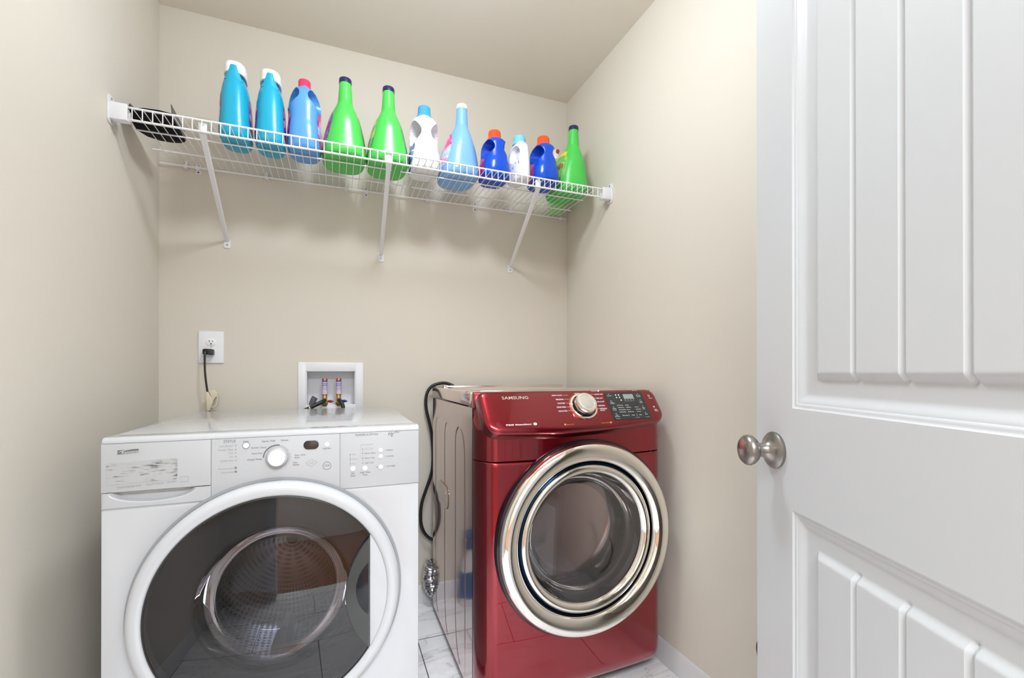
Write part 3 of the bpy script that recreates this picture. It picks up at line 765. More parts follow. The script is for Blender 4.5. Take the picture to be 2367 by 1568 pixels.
def valve(xv, hcol, name, lab):
    v = thing(name, lab, 'valve', (xv, VY, bz0 + .012))
    bm = bmesh.new(); lathe(bm, [(0.0105, .047), (0.0105, .118), (0.009, .1205), (0, .121)], (xv, VY, bz0 + .012), (0, 0, 1), 24, cap0=True); obj('hammer_arrestor', bm, M['copper'], v, label='copper hammer arrestor')
    bm = bmesh.new(); lathe(bm, [(0.0109, .052), (0.0109, .112)], (xv, VY, bz0 + .012), (0, 0, 1), 24)
    m = bpy.data.materials.get('purple_white_label')
    if not m:
        m = mat('purple_white_label', (0.6, 0.57, 0.75, 1), 0.4)
        nt = m.node_tree; b = nt.nodes['Principled BSDF']; tc = nt.nodes.new('ShaderNodeTexCoord'); sp = nt.nodes.new('ShaderNodeSeparateXYZ')
        mr = nt.nodes.new('ShaderNodeMapRange'); mr.inputs[1].default_value = 0.05; mr.inputs[2].default_value = 0.115
        r = nt.nodes.new('ShaderNodeValToRGB'); r.color_ramp.interpolation = 'CONSTANT'; e = r.color_ramp.elements
        e[0].position = 0; e[0].color = rgb(215, 200, 215); e[1].position = 0.94; e[1].color = rgb(70, 45, 110)
        for p_, c_ in ((.30, rgb(190, 175, 205)), (.62, rgb(85, 50, 130)), (.655, rgb(205, 195, 225)), (.72, rgb(85, 50, 130)), (.755, rgb(200, 190, 225)), (.84, rgb(110, 85, 160))):
            q = e.new(p_); q.color = c_
        nt.links.new(tc.outputs['Object'], sp.inputs[0]); nt.links.new(sp.outputs[2], mr.inputs[0]); nt.links.new(mr.outputs[0], r.inputs[0]); nt.links.new(r.outputs[0], b.inputs['Base Color'])
    obj('label', bm, m, v)
    bm = bmesh.new(); lathe(bm, [(0.0095, 0), (0.0095, .012), (0.0085, .018), (0.0098, .026), (0.0098, .046), (0.0088, .049)], (xv, VY, bz0 + .012), (0, 0, 1), 20, cap0=True, cap1=True)
    lathe(bm, [(0.009, 0), (0.0125, .004), (0.0135, .012), (0.0125, .024), (0.0090, .026), (0, .026)], (xv, VY - .004, bz0 + .032), (0, -1, -0.25), 24)
    obj('valve_body', bm, M['brass'], v)
    bm = bmesh.new(); lathe(bm, [(0.003, 0), (0.0055, .006), (0.0065, .012), (0.005, .018), (0.001, .026), (0, .026)], (xv + .012, VY - .004, bz0 + .034), (1, -.35, -.05), 14)
    obj('handle', bm, hcol, v)
    return v
valve(-.0475, mat('red_handle', (0.30, 0.02, 0.015), 0.35), 'shutoff_valve', 'brass hot water valve with red handle inside the recessed box')
valve(.0085, mat('blue_handle', (0.01, 0.03, 0.20), 0.35), 'shutoff_valve', 'brass cold water valve with blue handle inside the recessed box')
t = thing('water_hose', 'black hose running left from the red handled valve', 'hose', (-.06, 2.06, .93))
bm = bmesh.new(); tube(bm, spline([(-.0475, VY - .028, .944), (-.058, VY - .048, .938), (-.085, VY - .058, .926), (-.110, VY - .062, .912), (-.14, VY - .064, .890), (-.16, VY - .064, .82)], 8), 0.0088, 14); obj('hose_tube', bm, M['black'], t)
bm = bmesh.new(); lathe(bm, [(0.0096, -.002), (0.0112, -.001), (0.0112, .002), (0.0096, .003)], (-.103, VY - .0615, .916), (-1, -.05, -.5), 20); obj('cable_tie', bm, M['tag'], t, label='ivory tie round the hose')
t = thing('water_hose', 'black hose dropping from the blue handled valve behind the washer', 'hose', (.02, 2.06, .93))
bm = bmesh.new(); tube(bm, spline([(.0085, VY - .028, .944), (.014, VY - .048, .943), (.022, VY - .060, .930), (.028, VY - .064, .905), (.030, VY - .064, .86), (.03, VY - .064, .78)], 8), 0.0080, 14); obj('hose_tube', bm, M['black'], t)
t = thing('drain_hose', 'grey drain hose end standing in the recessed box behind the black hose', 'hose', (-.088, D + .02, bz0 + .012))
bm = bmesh.new(); tube(bm, spline([(-.100, D + .018, bz0 + .013), (-.096, D + .018, bz0 + .030), (-.090, D + .018, bz0 + .045), (-.086, D + .018, bz0 + .052)], 5), 0.0125, 18); obj('hose_tube', bm, M['greyplast'], t)

# ------------------------------------------------------------------ washer
WX0, WX1 = -.4775, .2085; WF = 1.2375; WC = (-.137, .508)
ws = thing('washing_machine', 'white front loading washing machine with smoked round glass door', 'washing machine', (-.1345, 1.6, 0))
bm = bmesh.new()
poly = rrect(WX0, WX1, .035, .900, .012)
# cabinet as a shell with a round opening in front
def cabinet(bm, x0, x1, y0, y1, z0, z1, cx, cz, r):
    box(bm, x0, x0 + .004, y0, y1, z0, z1); box(bm, x1 - .004, x1, y0, y1, z0, z1)
    box(bm, x0 + .004, x1 - .004, y1 - .004, y1, z0, z1); box(bm, x0 + .004, x1 - .004, y0, y1 - .004, z0, z0 + .004); box(bm, x0 + .004, x1 - .004, y0, y1 - .004, z1 - .004, z1)
cabinet(bm, WX0, WX1, 1.262, 1.955, .035, .905, 0, 0, 0)
for a in ((WX0 + .003, -.2768, .8000, .9050), (WX0 + .003, -.2768, .7560, .7645), (-.2768, .006, .7670, .9050), (.006, WX1 - .003, .7560, .9050)): box(bm, a[0], a[1], WF + .0032, 1.262, a[2], a[3])
obj('cabinet', bm, M['enamel'], ws, ang=30)
bm = bmesh.new()
box(bm, WX0 - .001, WX1 + .001, 1.262, 1.962, .884, .9190, 0.006, 4)
obj('top_panel', bm, M['enamel'], ws, ang=50)
bm = bmesh.new()
N = 14
prof = [(1.262, .9065), (WF + .0008, .9065), (WF, .9073), (WF, .9085)] + [(WF + .012 * (1 - math.cos(q)), .9085 + .0115 * math.sin(q)) for q in [PI / 2 * k / N for k in range(1, N + 1)]] + [(1.262, .9202), (1.290, .9200), (1.296, .9188), (1.297, .9065)]
prism(bm, prof, lambda a, b, tt: V(tt, a, b), WX0, WX1, 0.004)
obj('top_trim', bm, M['enamel'], ws, ang=40)
# front plates
def ringz(x, r): return WC[1] + math.sqrt(max(0, r * r - (x - WC[0]) ** 2))
bm = bmesh.new()
zL, zR = .7608, .7620
r_ = .2885
aL = PI - math.asin((zL - WC[1]) / r_); aR = math.asin((zR - WC[1]) / r_)
poly = [(WX0, .095), (WX1, .095), (WX1, zR)] + [(WC[0] + r_ * math.cos(aR + (aL - 2 * PI - aR) * k / 72), WC[1] + r_ * math.sin(aR + (aL - 2 * PI - aR) * k / 72)) for k in range(73)] + [(WX0, zL)]
prism(bm, poly, XZ, WF + .0006, 1.262, 0.003)
obj('front_panel', bm, M['enamel'], ws, ang=40)
bm = bmesh.new(); prism(bm, [(WX0, .036), (WX1, .036), (WX1, .0935), (WX0, .0935)], XZ, WF + .004, 1.262, 0.003); obj('kick_panel', bm, M['enamel'], ws)
SE1, SE2 = -.2728, .0082
bm = bmesh.new(); prism(bm, [(WX0, .7995), (SE1 - .0008, .7995), (SE1 - .0008, .9060), (WX0, .9060)], XZ, WF, 1.262, 0.0010)
fas = obj('control_fascia', bm, M['washplast'], ws)
poly = [(SE1 + .0004, .766)] + [(x_, ringz(x_, .252)) for x_ in [-.26 + .02 * k for k in range(0, 13)]] + [(SE2 - .0004, .766), (SE2 - .0004, .9060), (SE1 + .0004, .9060)]
poly = [(a, max(b, .758)) for a, b in poly]
bm = bmesh.new(); prism(bm, poly, XZ, WF - .0006, 1.262, 0.0010)
con = obj('control_console', bm, M['washplast'], ws)
bm = bmesh.new(); prism(bm, [(SE2 + .0006, .7636), (WX1, .7636), (WX1, .9060), (SE2 + .0006, .9060)], XZ, WF, 1.262, 0.0010)
fas2 = obj('control_fascia', bm, M['washplast'], ws)
# dispenser drawer with a scooped handle
DX0, DX1, DZ0, DZ1 = WX0, SE1 - .0008, .7624, .7980
us = [DX0 + (DX1 - DX0) * k / 90 for k in range(91)]; vs = [DZ0 + (DZ1 - DZ0) * k / 40 for k in range(41)]
def drawer(x_, z_):
    cx, hw, hd = -.3835, .083, .0255
    q = ((x_ - cx) / hw) ** 2 + ((DZ1 - z_) / hd) ** 2
    dep = 0.0
    if q < 1: dep = .0185 * smooth(0, .45, 1 - q)
    e = min(x_ - DX0, DX1 - x_, z_ - DZ0)
    return V(x_, WF + dep + .0022 * (1 - smooth(0, .0028, e)), z_)
bm = bmesh.new(); grid(bm, drawer, us, vs); box(bm, DX0 + .001, DX1 - .001, 1.2525, 1.262, DZ0, DZ1 - .001)
dr = obj('dispenser_drawer', bm, M['washplast'], ws, ang=60)
bm = bmesh.new(); prism(bm, [(-.4370, .7990), (-.3190, .7990), (-.3290, .7930), (-.4270, .7930)], XZ, WF + .009, WF + .014, 0.0008); obj('drawer_handle', bm, M['silvergrey'], dr, label='grey finger lip of the drawer')
for x_ in (WX0 + .05, WX1 - .05):
    for y_ in (1.32, 1.90):
        bm = bmesh.new(); lathe(bm, [(0.020, 0), (0.020, .012), (0.012, .016), (0.010, .036)], (x_, y_, 0), (0, 0, 1), 20, cap0=True, cap1=True); obj('foot', bm, M['black'], ws)
# door
WCc = (WC[0], 0, WC[1]); AX = (0, -1, 0)
def Wl(prof, seg=128, **k):
    bm = bmesh.new(); lathe(bm, [(r, -y) for r, y in prof], (WC[0], 0, WC[1]), AX, seg, **k); return bm
dd = obj('door', Wl([(.2915, WF), (.2915, WF - .018), (.2895, WF - .027), (.2850, WF - .033), (.2780, WF - .036), (.2700, WF - .036), (.2640, WF - .034), (.2590, WF - .030), (.2570, WF - .020), (.2560, WF + .012), (.2915, WF + .012)], closed=True), M['enamel'], ws, ang=50, label='white door ring')
obj('door_band', Wl([(.2920, WF - .004), (.2985, WF - .0045), (.2985, WF + .001), (.2920, WF + .001)], closed=True), M['graytrim'], ws, label='grey band round the door')  # plain grey ring along the outer edge of the door
CH = .079  # chord of the glass
GR = .2572
def dome(x_, z_, base, h, R): 
    r2 = ((x_ - WC[0]) ** 2 + (z_ - WC[1]) ** 2) / R ** 2
    return base - h * (1 - r2)
aC = math.acos((CH - WC[0]) / GR)
bm = bmesh.new()
hz_ = GR * math.sin(aC)
OUT = [(WC[0] + GR * math.cos(a), WC[1] + GR * math.sin(a)) for a in [aC + (2 * PI - 2 * aC) * k / 90 for k in range(91)]] + [(CH, WC[1] - hz_ + 2 * hz_ * k / 24) for k in range(1, 24)]
c0_ = (WC[0] - .02, WC[1])
cv = bm.verts.new(V(c0_[0], dome(c0_[0], c0_[1], WF - .031, .016, GR), c0_[1])); prev = None
for i in range(1, 15):
    f_ = i / 14
    row = []
    for px, pz in OUT:
        x_, z_ = c0_[0] + (px - c0_[0]) * f_, c0_[1] + (pz - c0_[1]) * f_
        row.append(bm.verts.new(V(x_, dome(x_, z_, WF - .031, .016, GR), z_)))
    n_ = len(row)
    for k in range(n_):
        if prev is None: bm.faces.new((cv, row[k], row[(k + 1) % n_]))
        else: bm.faces.new((prev[k], row[k], row[(k + 1) % n_], prev[(k + 1) % n_]))
    prev = row
bmesh.ops.remove_doubles(bm, verts=list(bm.verts), dist=1e-6)
obj('door_glass', bm, M['glass_dark'], dd, ang=180, label='smoked glass of the door')
# glass edge line
bm = bmesh.new()
tube(bm, [(WC[0] + (GR + .0004) * math.cos(a), WF - .0315, WC[1] + (GR + .0004) * math.sin(a)) for a in [aC + (2 * PI - 2 * aC) * k / 90 for k in range(91)]], 0.0016, 6)
obj('glass_edge', bm, M['black'], dd)
# white segment right of the chord
bm = bmesh.new()
poly = [(CH + .0006, WC[1] - GR * math.sin(aC))] + [(WC[0] + (GR + .002) * math.cos(-aC + 2 * aC * k / 40), WC[1] + (GR + .002) * math.sin(-aC + 2 * aC * k / 40)) for k in range(41)] + [(CH + .0006, WC[1] + GR * math.sin(aC))]
prism(bm, poly, XZ, WF - .0335, WF - .010, 0.001)
obj('hinge_cover', bm, M['enamel'], dd, label='white segment beside the glass')
# handle: lens-shaped dish with a black hollow
def lens(xa, bulge, zc, hz, n=30):
    R = (hz * hz + bulge * bulge) / (2 * bulge); a = math.asin(hz / R)
    return [(xa, zc + hz)] + [(xa - bulge + R - R * math.cos(a - 2 * a * k / n), zc + R * math.sin(a - 2 * a * k / n)) for k in range(1, n)] + [(xa, zc - hz)]
bm = bmesh.new(); prism(bm, lens(CH - .0015, .056, WC[1] - .002, .139), XZ, WF - .0455, WF - .036, 0.0035)
hd = obj('door_handle', bm, mat('smoky_grey_handle', (0.05, 0.052, 0.05), 0.16), dd, label='dark grey dished door handle')
bm = bmesh.new(); prism(bm, lens(CH - .0035, .030, WC[1] + .010, .066), XZ, WF - .0470, WF - .044, 0.001)
obj('handle_recess', bm, M['blackgloss'], dd, label='black finger hollow')
# inside: liner ring, glass bowl, tub and drum
obj('door_liner', Wl([(.2560, WF - .004), (.200, WF + .002), (.178, WF + .006), (.172, WF + .016)]), M['tubgrey'], dd, ang=40)
obj('glass_bowl', Wl([(.172, WF + .010), (.168, WF + .03), (.158, WF + .065), (.140, WF + .095), (.110, WF + .112), (.06, WF + .120), (0, WF + .122)]), M['glass_bowl'], dd, ang=180)
def drum(prof, cx, cz, name, m, parent, seg=96):
    bm = bmesh.new(); uvl = bm.loops.layers.uv.new('UVMap')
    ln = [0]
    for i in range(1, len(prof)): ln.append(ln[-1] + math.hypot(prof[i][0] - prof[i - 1][0], prof[i][1] - prof[i - 1][1]))
    rings = [[bm.verts.new(V(cx + r * math.cos(2 * PI * k / seg), y, cz + r * math.sin(2 * PI * k / seg))) for k in range(seg)] for r, y in prof]
    for i in range(len(prof) - 1):
        for k in range(seg):
            k2 = (k + 1) % seg
            f = bm.faces.new((rings[i][k], rings[i][k2], rings[i + 1][k2], rings[i + 1][k]))
            for l, (u, v) in zip(f.loops, ((k, ln[i]), (k + 1, ln[i]), (k + 1, ln[i + 1]), (k, ln[i + 1]))): l[uvl].uv = (u / seg, v / 0.4)
    return obj(name, bm, m, parent, ang=40)
drum([(.262, WF + .03), (.262, WF + .40), (.245, WF + .42), (.02, WF + .44)], WC[0], WC[1], 'drum', M['perf'], ws)
obj('tub_gasket', Wl([(.284, WF + .006), (.240, WF + .03), (.205, WF + .03), (.200, WF + .05), (.262, WF + .06)]), mat('grey_rubber_gasket', (0.10, 0.10, 0.11), 0.5), ws)
for k in range(3):
    bm = bmesh.new(); a = 0.5 + k * 2 * PI / 3
    c, s_ = math.cos(a), math.sin(a)
    tube(bm, [(WC[0] + .235 * c, WF + .07, WC[1] + .235 * s_), (WC[0] + .222 * c, WF + .2, WC[1] + .222 * s_), (WC[0] + .235 * c, WF + .38, WC[1] + .235 * s_)], [.018, .03, .018], 10)
    obj('drum_paddle', bm, M['drumgrey'], ws)

# washer printing and controls
YP = WF - .0008; YC = WF - .0014
def wt(bm, s, x_, z_, size, align='LEFT', y=YP, cond=.80, **k): text(bm, s, (x_, y, z_ - size / 2), size, (1, 0, 0), (0, 0, 1), align, cond=cond, **k)
bm = bmesh.new()
wt(bm, 'STATUS', -.2358, .9011 - .001, .0062, 'CENTER', YC)
bmi = bmesh.new()
for s, z in (('Add a Garment', .8893), ('Prewash / Wash', .8801), ('Rinse', .8719), ('Spin', .8631), ('Clothes Clean', .8544), ('Controls Locked', .8359), ('Door Locked', .8272)):
    wt(bmi, s, -.2280, z, .0040, 'RIGHT', YC)
for z in (.8893, .8801, .8719, .8631, .8544): prism(bmi, ellipse(-.2230, z, .0016, .0016, 12), XZ, YC, YC + .0005)
prism(bm, [(-.2250, .8342), (-.2210, .8342), (-.2210, .8372), (-.2220, .8388), (-.2240, .8388), (-.2250, .8372)], XZ, YC, YC + .0005)
prism(bm, ellipse(-.2230, .8272, .0026, .0022, 16), XZ, YC, YC + .0005)
wt(bm, 'Power', -.2019, .8980, .0040, 'CENTER', YC)
wt(bm, 'Express  Wash', -.1390, .8963, .0042, 'RIGHT', YC); wt(bm, 'Delicate', -.1270, .8965, .0042, 'LEFT', YC)
wt(bm, 'Normal / Casual', -.1590, .8818, .0042, 'RIGHT', YC); wt(bm, 'Heavy Duty', -.1668, .8680, .0042, 'RIGHT', YC); wt(bm, 'Whitest Whites', -.1680, .8535, .0042, 'RIGHT', YC)
wt(bm, 'Rinse / Drain', -.0965, .8580, .0040, 'LEFT', YC); wt(bm, '& Spin', -.0965, .8520, .0040, 'LEFT', YC)
wt(bm, 'Clean', -.1010, .8400, .0040, 'LEFT', YC); wt(bm, 'Washer', -.1010, .8340, .0040, 'LEFT', YC)
wt(bm, 'Delay Start', -.0226, .8705, .0038, 'CENTER', YC)
wt(bm, 'STOP', -.0226, .8266, .0045, 'CENTER', YC)
bm_o = bm
def ringp(bm, cx, cz, r, w_, y, n=32):
    a = [bm.verts.new(V(cx + r * math.cos(2 * PI * k / n), y, cz + r * math.sin(2 * PI * k / n))) for k in range(n)]
    b = [bm.verts.new(V(cx + (r - w_) * math.cos(2 * PI * k / n), y, cz + (r - w_) * math.sin(2 * PI * k / n))) for k in range(n)]
    for k in range(n): bm.faces.new((a[k], a[(k + 1) % n], b[(k + 1) % n], b[k]))
ringp(bm_o, -.0226, .8262, .0100, .0009, YC)
# diamond with start sign
dmd = [(-.0587, .8460), (-.0445, .8364), (-.0587, .8265), (-.0729, .8364)]
for i in range(4): 
    a = V(dmd[i][0], YC, dmd[i][1]); b = V(dmd[(i + 1) % 4][0], YC, dmd[(i + 1) % 4][1])
    c_ = V(-.0587, YC, .8364); a2 = c_ + (a - c_) * .92; b2 = c_ + (b - c_) * .92
    bmi.faces.new([bmi.verts.new(p) for p in (a, b, b2, a2)])
wt(bmi, 'START', -.0587, .8360, .0036, 'CENTER', YC)
obj('lettering', bm_o, M['ink'], con, ang=0, label='dark grey printed lettering')
obj('lettering', bmi, M['inklight'], con, ang=0, label='light grey printed lettering')
# dial
KC = (-.1350, .8554)
bm = bmesh.new()
def arcband(bm, c, r0, r1, a0, a1, y0, y1, n=30):
    P = [(c[0] + r1 * math.cos(a0 + (a1 - a0) * k / n), c[1] + r1 * math.sin(a0 + (a1 - a0) * k / n)) for k in range(n + 1)] + [(c[0] + r0 * math.cos(a1 + (a0 - a1) * k / n), c[1] + r0 * math.sin(a1 + (a0 - a1) * k / n)) for k in range(n + 1)]
    prism(bm, P, XZ, y0, y1)
R_ = math.radians
arcband(bm, KC, .0286, .0315, R_(80), R_(178), WF - .0016, WF)
obj('dial_scale', bm, M['ink'], con, ang=0)
bm = bmesh.new()
arcband(bm, KC, .0246, .0300, R_(32), R_(78), WF - .0016, WF); arcband(bm, KC, .0246, .0300, R_(-52), R_(22), WF - .0016, WF); arcband(bm, KC, .0246, .0282, R_(180), R_(292), WF - .0016, WF)
obj('dial_scale', bm, M['silvergrey'], con, ang=0)
bm = bmesh.new(); lathe(bm, [(.0250, 0), (.0247, .005), (.0228, .0085), (.0205, .0095), (0, .0095)], (KC[0], WF - .0006, KC[1]), AX, 64); kb = obj('dial', bm, M['silvergrey'], ws, ang=30, label='silver grey dial skirt')
bm = bmesh.new(); lathe(bm, [(.0197, .009), (.0194, .016), (.0180, .0185), (0, .0192)], (KC[0], WF - .0006, KC[1]), AX, 64); obj('dial_cap', bm, M['plastic'], kb, ang=30, label='white dial cap')
bm = bmesh.new(); prism(bm, rrect(-.0768, -.0418, .8700, .8922, .0105, 8), XZ, WF - .0018, WF, 0.0006); obj('display_window', bm, mat('brown_display', (0.045, 0.033, 0.028), 0.12), con, label='dark brown oval display')
def button(p, cx, cz, r, y=WF):
    bm = bmesh.new(); lathe(bm, [(r, 0), (r, .0018), (r * .8, .0028), (r * .72, .0020), (r * .4, .0016), (0, .0022)], (cx, y, cz), AX, 28); return obj('push_button', bm, M['plastic'], p, ang=25)
button(con, -.2019, .8878, .0066); button(con, -.0226, .8804, .0058)
bm = bmesh.new(); ringp(bm, -.2019, .8878, .0078, .0008, YC); obj('button_outline', bm, M['ink'], con, ang=0)
bm = bmesh.new(); wt(bm, 'MODIFIERS & OPTIONS', .0449, .9005, .0050, 'LEFT', width=.057)
wt(bm, 'H', .1265, .9000, .0110, 'LEFT', shear=.35); wt(bm, 'E', .1350, .8965, .0090, 'LEFT', shear=.35); wt(bm, '2Plus', .1425, .9040, .0055, 'LEFT', shear=.3)
for s, z in (('Warm / Warm', .8514), ('Warm / Cold', .8390), ('Cold / Cold', .8265)): wt(bm, s, .0680, z, .0040)
wt(bm, 'Prewash', .1242, .8568, .0040); wt(bm, '2nd Rinse', .1242, .8407, .0040); wt(bm, 'Cycle Signal', .1242, .8143, .0040)
wt(bm, 'Spin', .0396, .8022, .0042, 'CENTER'); wt(bm, 'Speed', .0396, .7960, .0042, 'CENTER'); wt(bm, 'Wash / Rinse', .0695, .8022, .0042, 'CENTER'); wt(bm, 'Temp', .0695, .7960, .0042, 'CENTER')
prism(bm, ellipse(.0995, .8140, .0013, .0013, 10), XZ, YP, YP + .0005)
obj('lettering', bm, M['ink'], fas2, ang=0, label='dark grey printed lettering')
bm = bmesh.new()
wt(bm, 'Auto Temp Control', .0585, .8745, .0032); wt(bm, 'Hot / Cold', .0680, .8632, .0040)
for s, z in (('High', .8511), ('Medium', .8388), ('Low', .8265)): wt(bm, s, .0380, z, .0036)
for z in (.8632, .8514, .8390, .8265): prism(bm, ellipse(.0635, z, .0016, .0016, 10), XZ, YP, YP + .0005)
for z in (.8511, .8388, .8265): prism(bm, ellipse(.0330, z, .0016, .0016, 10), XZ, YP, YP + .0005)
for z in (.8568, .8407, .8143): prism(bm, ellipse(.1202, z, .0014, .0014, 10), XZ, YP, YP + .0005)
for a in ((.0632, .0637, .8265, .8632), (.0328, .0333, .8265, .8511), (.0580, .0584, .8390, .8720)): box(bm, a[0], a[1], YP, YP + .0003, a[2], a[3])
obj('lettering', bm, M['inklight'], fas2, ang=0, label='light grey printed lettering')
for cx_, cz_ in ((.0396, .8140), (.0695, .8128)): button(fas2, cx_, cz_, .0064, WF)
for cz_ in (.8572, .8412, .8132): button(fas2, .1087, cz_, .0058, WF)
# left fascia: name badge, worn sticker, slogan, energy mark
bm = bmesh.new(); prism(bm, [(-.4480, .8830), (-.4108, .8858), (-.4108, .8930), (-.4480, .8915)], XZ, WF - .0012, WF); badge = obj('badge', bm, mat('badge_grey', (0.14, 0.14, 0.145), 0.35), ws, ang=0)
bm = bmesh.new(); text(bm, 'Kenmore', (-.4415, WF - .0016, .8842), .0048, (1, 0, .06), (0, 0, 1), 'LEFT', shear=.3, width=.030)
tube(bm, [(-.4468, WF - .0014, .8862), (-.4420, WF - .0014, .8893), (-.4330, WF - .0014, .8915), (-.4250, WF - .0014, .8922)], [.0002, .0005, .0004, .0001], 6)
obj('lettering', bm, M['whiteink'], badge, ang=0, label='white badge lettering')
def sticker():
    m = bpy.data.materials.new('worn_sticker'); m.use_nodes = True
    nt = m.node_tree; b = nt.nodes['Principled BSDF']; b.inputs['Roughness'].default_value = 0.6
    tc = nt.nodes.new('ShaderNodeTexCoord'); mp = nt.nodes.new('ShaderNodeMapping'); mp.inputs['Scale'].default_value = (45, 1, 330)
    n1 = nt.nodes.new('ShaderNodeTexNoise'); n1.inputs['Scale'].default_value = 1; n1.inputs['Detail'].default_value = 3
    n2 = nt.nodes.new('ShaderNodeTexNoise'); n2.inputs['Scale'].default_value = 28; n2.inputs['Detail'].default_value = 3
    mu = nt.nodes.new('ShaderNodeMath'); mu.operation = 'MULTIPLY'
    r = nt.nodes.new('ShaderNodeValToRGB'); e = r.color_ramp.elements
    e[0].position = 0.26; e[0].color = (0.43, 0.43, 0.43, 1); e[1].position = 0.40; e[1].color = (0.12, 0.12, 0.12, 1)
    nt.links.new(tc.outputs['Object'], mp.inputs[0]); nt.links.new(mp.outputs[0], n1.inputs['Vector']); nt.links.new(tc.outputs['Object'], n2.inputs['Vector'])
    nt.links.new(n1.outputs[0], mu.inputs[0]); nt.links.new(n2.outputs[0], mu.inputs[1]); nt.links.new(mu.outputs[0], r.inputs[0]); nt.links.new(r.outputs[0], b.inputs['Base Color'])
    return m
bm = bmesh.new(); prism(bm, rrect(-.4680, -.3390, .8180, .8655, .004), lambda a, b, q: V(a, q, b + (a + .4) * .03), WF - .0008, WF); obj('worn_sticker', bm, sticker(), fas, ang=0, label='rubbed grey remains of a sticker')
bm = bmesh.new(); text(bm, 'Catalyst Cleaning Action  \u2022  King Size Capacity  \u2022  QuietPak\u00b2', (-.4500, YP, .8075), .0050, (1, 0, .045), (0, 0, 1), 'LEFT', shear=.3, width=.110)
prism(bm, rrect(-.3330, -.3170, .8120, .8240, .001), XZ, YP, YP + .0004)
obj('lettering', bm, M['inklight'], fas, ang=0, label='light grey printed slogan')
bm = bmesh.new(); prism(bm, rrect(-.3322, -.3178, .8128, .8232, .001), XZ, YP - .0004, YP); obj('energy_mark', bm, mat('pale_mark', (0.44, 0.44, 0.44), 0.5), fas, ang=0)

# ------------------------------------------------------------------ dryer
SX0, SX1 = .400, 1.086; SC = (.757, .530)
ds = thing('clothes_dryer', 'garnet red front loading dryer with round chrome door ring', 'clothes dryer', (.743, 1.65, 0))
bm = bmesh.new()
box(bm, SX0 + .003, SX1 - .003, 1.372, 2.000, .028, .9515)
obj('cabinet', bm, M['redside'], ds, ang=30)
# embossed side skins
def gpath(y0, z_top, z_bot, hook):
    p = [(y0 - hook, z_bot - 0.0)]
    for k in range(0, 9):
        a = k / 8 * PI / 2
        p.append((y0 - hook * (1 - math.sin(a)), z_bot + 0.0 + .16 * (1 - math.cos(a)) + 0.002))
    p.append((y0, z_top - hook))
    for k in range(1, 9):
        a = k / 8 * PI / 2
        p.append((y0 - hook * (1 - math.cos(a)), z_top - hook + hook * math.sin(a)))
    return p
paths = [gpath(1.938, .873, .052, .045), gpath(1.764, .870, .052, .050), gpath(1.592, .872, .052, .062), [(1.530, .872), (1.500, .862), (1.478, .835), (1.466, .800), (1.462, .760), (1.461, .60), (1.461, .40), (1.461, .20), (1.46, .06)]]
PB = [(min(a for a, b in p), max(a for a, b in p)) for p in paths]
def pdist(y, z, path):
    best = 9
    for i in range(len(path) - 1):
        (a, b), (c, d) = path[i], path[i + 1]
        vx, vz = c - a, d - b; L = vx * vx + vz * vz
        t_ = max(0, min(1, ((y - a) * vx + (z - b) * vz) / L)) if L > 0 else 0
        q = math.hypot(y - a - vx * t_, z - b - vz * t_)
        if q < best: best = q
    return best
ys = []
y_ = 1.374
while y_ < 1.998:
    ys.append(y_)
    near = min(abs(y_ - c) for c in (1.938, 1.764, 1.592, 1.461))
    y_ += 0.0014 if near < .012 else (.002 if any(c - .066 < y_ < c + .01 for c in (1.938, 1.764, 1.592)) or 1.455 < y_ < 1.535 else .008)
ys.append(1.998)
zz = []
z_ = .030
while z_ < .9500:
    zz.append(z_); z_ += .0017 if .795 < z_ < .882 else (.0035 if z_ < .23 else .010)
zz.append(.9505)
def side(y, z):
    d = 0
    for i, p in enumerate(paths):
        if y < PB[i][0] - .008 or y > PB[i][1] + .008: continue
        q = pdist(y, z, p)
        if q < .008: d += (.0030 if i < 3 else .0016) * math.exp(-(q / .0026) ** 2)
    return V(SX0 + d, y, z)
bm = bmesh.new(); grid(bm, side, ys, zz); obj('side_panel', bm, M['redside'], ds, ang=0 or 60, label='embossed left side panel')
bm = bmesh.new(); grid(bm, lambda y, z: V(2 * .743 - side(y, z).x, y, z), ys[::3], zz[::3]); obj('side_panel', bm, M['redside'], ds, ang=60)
# worktop
bm = bmesh.new()
box(bm, SX0 - .0005, SX1 + .0005, 1.400, 2.012, .9535, 1.000, 0.006, 3)
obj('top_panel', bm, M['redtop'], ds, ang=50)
bm = bmesh.new(); box(bm, SX0 + .045, SX1 - .045, 1.985, 2.012, .998, 1.0045, 0.003); box(bm, SX0 + .05, SX1 - .05, 1.45, 1.99, 1.0000, 1.0012, .0006); obj('top_lip', bm, M['redtop'], ds)
# left side vent cover, clear, taped
bm = bmesh.new(); to = lambda a, b, q: V(SX0 - q, a, b)
prism(bm, rrect(1.700, 1.880, .528, .620, .040, 8), to, .000, .0035, 0.002)
vc = obj('vent_cover', bm, mat('brownish_clear_cover', (0.30, 0.20, 0.15), 0.12, coat=1), ds, label='oval brownish plug cover on the side')
bm = bmesh.new(); prism(bm, rrect(1.735, 1.835, .545, .598, .012, 4), to, .0035, .0045, 0.0006); obj('cover_plate', bm, M['silverpad'], vc)
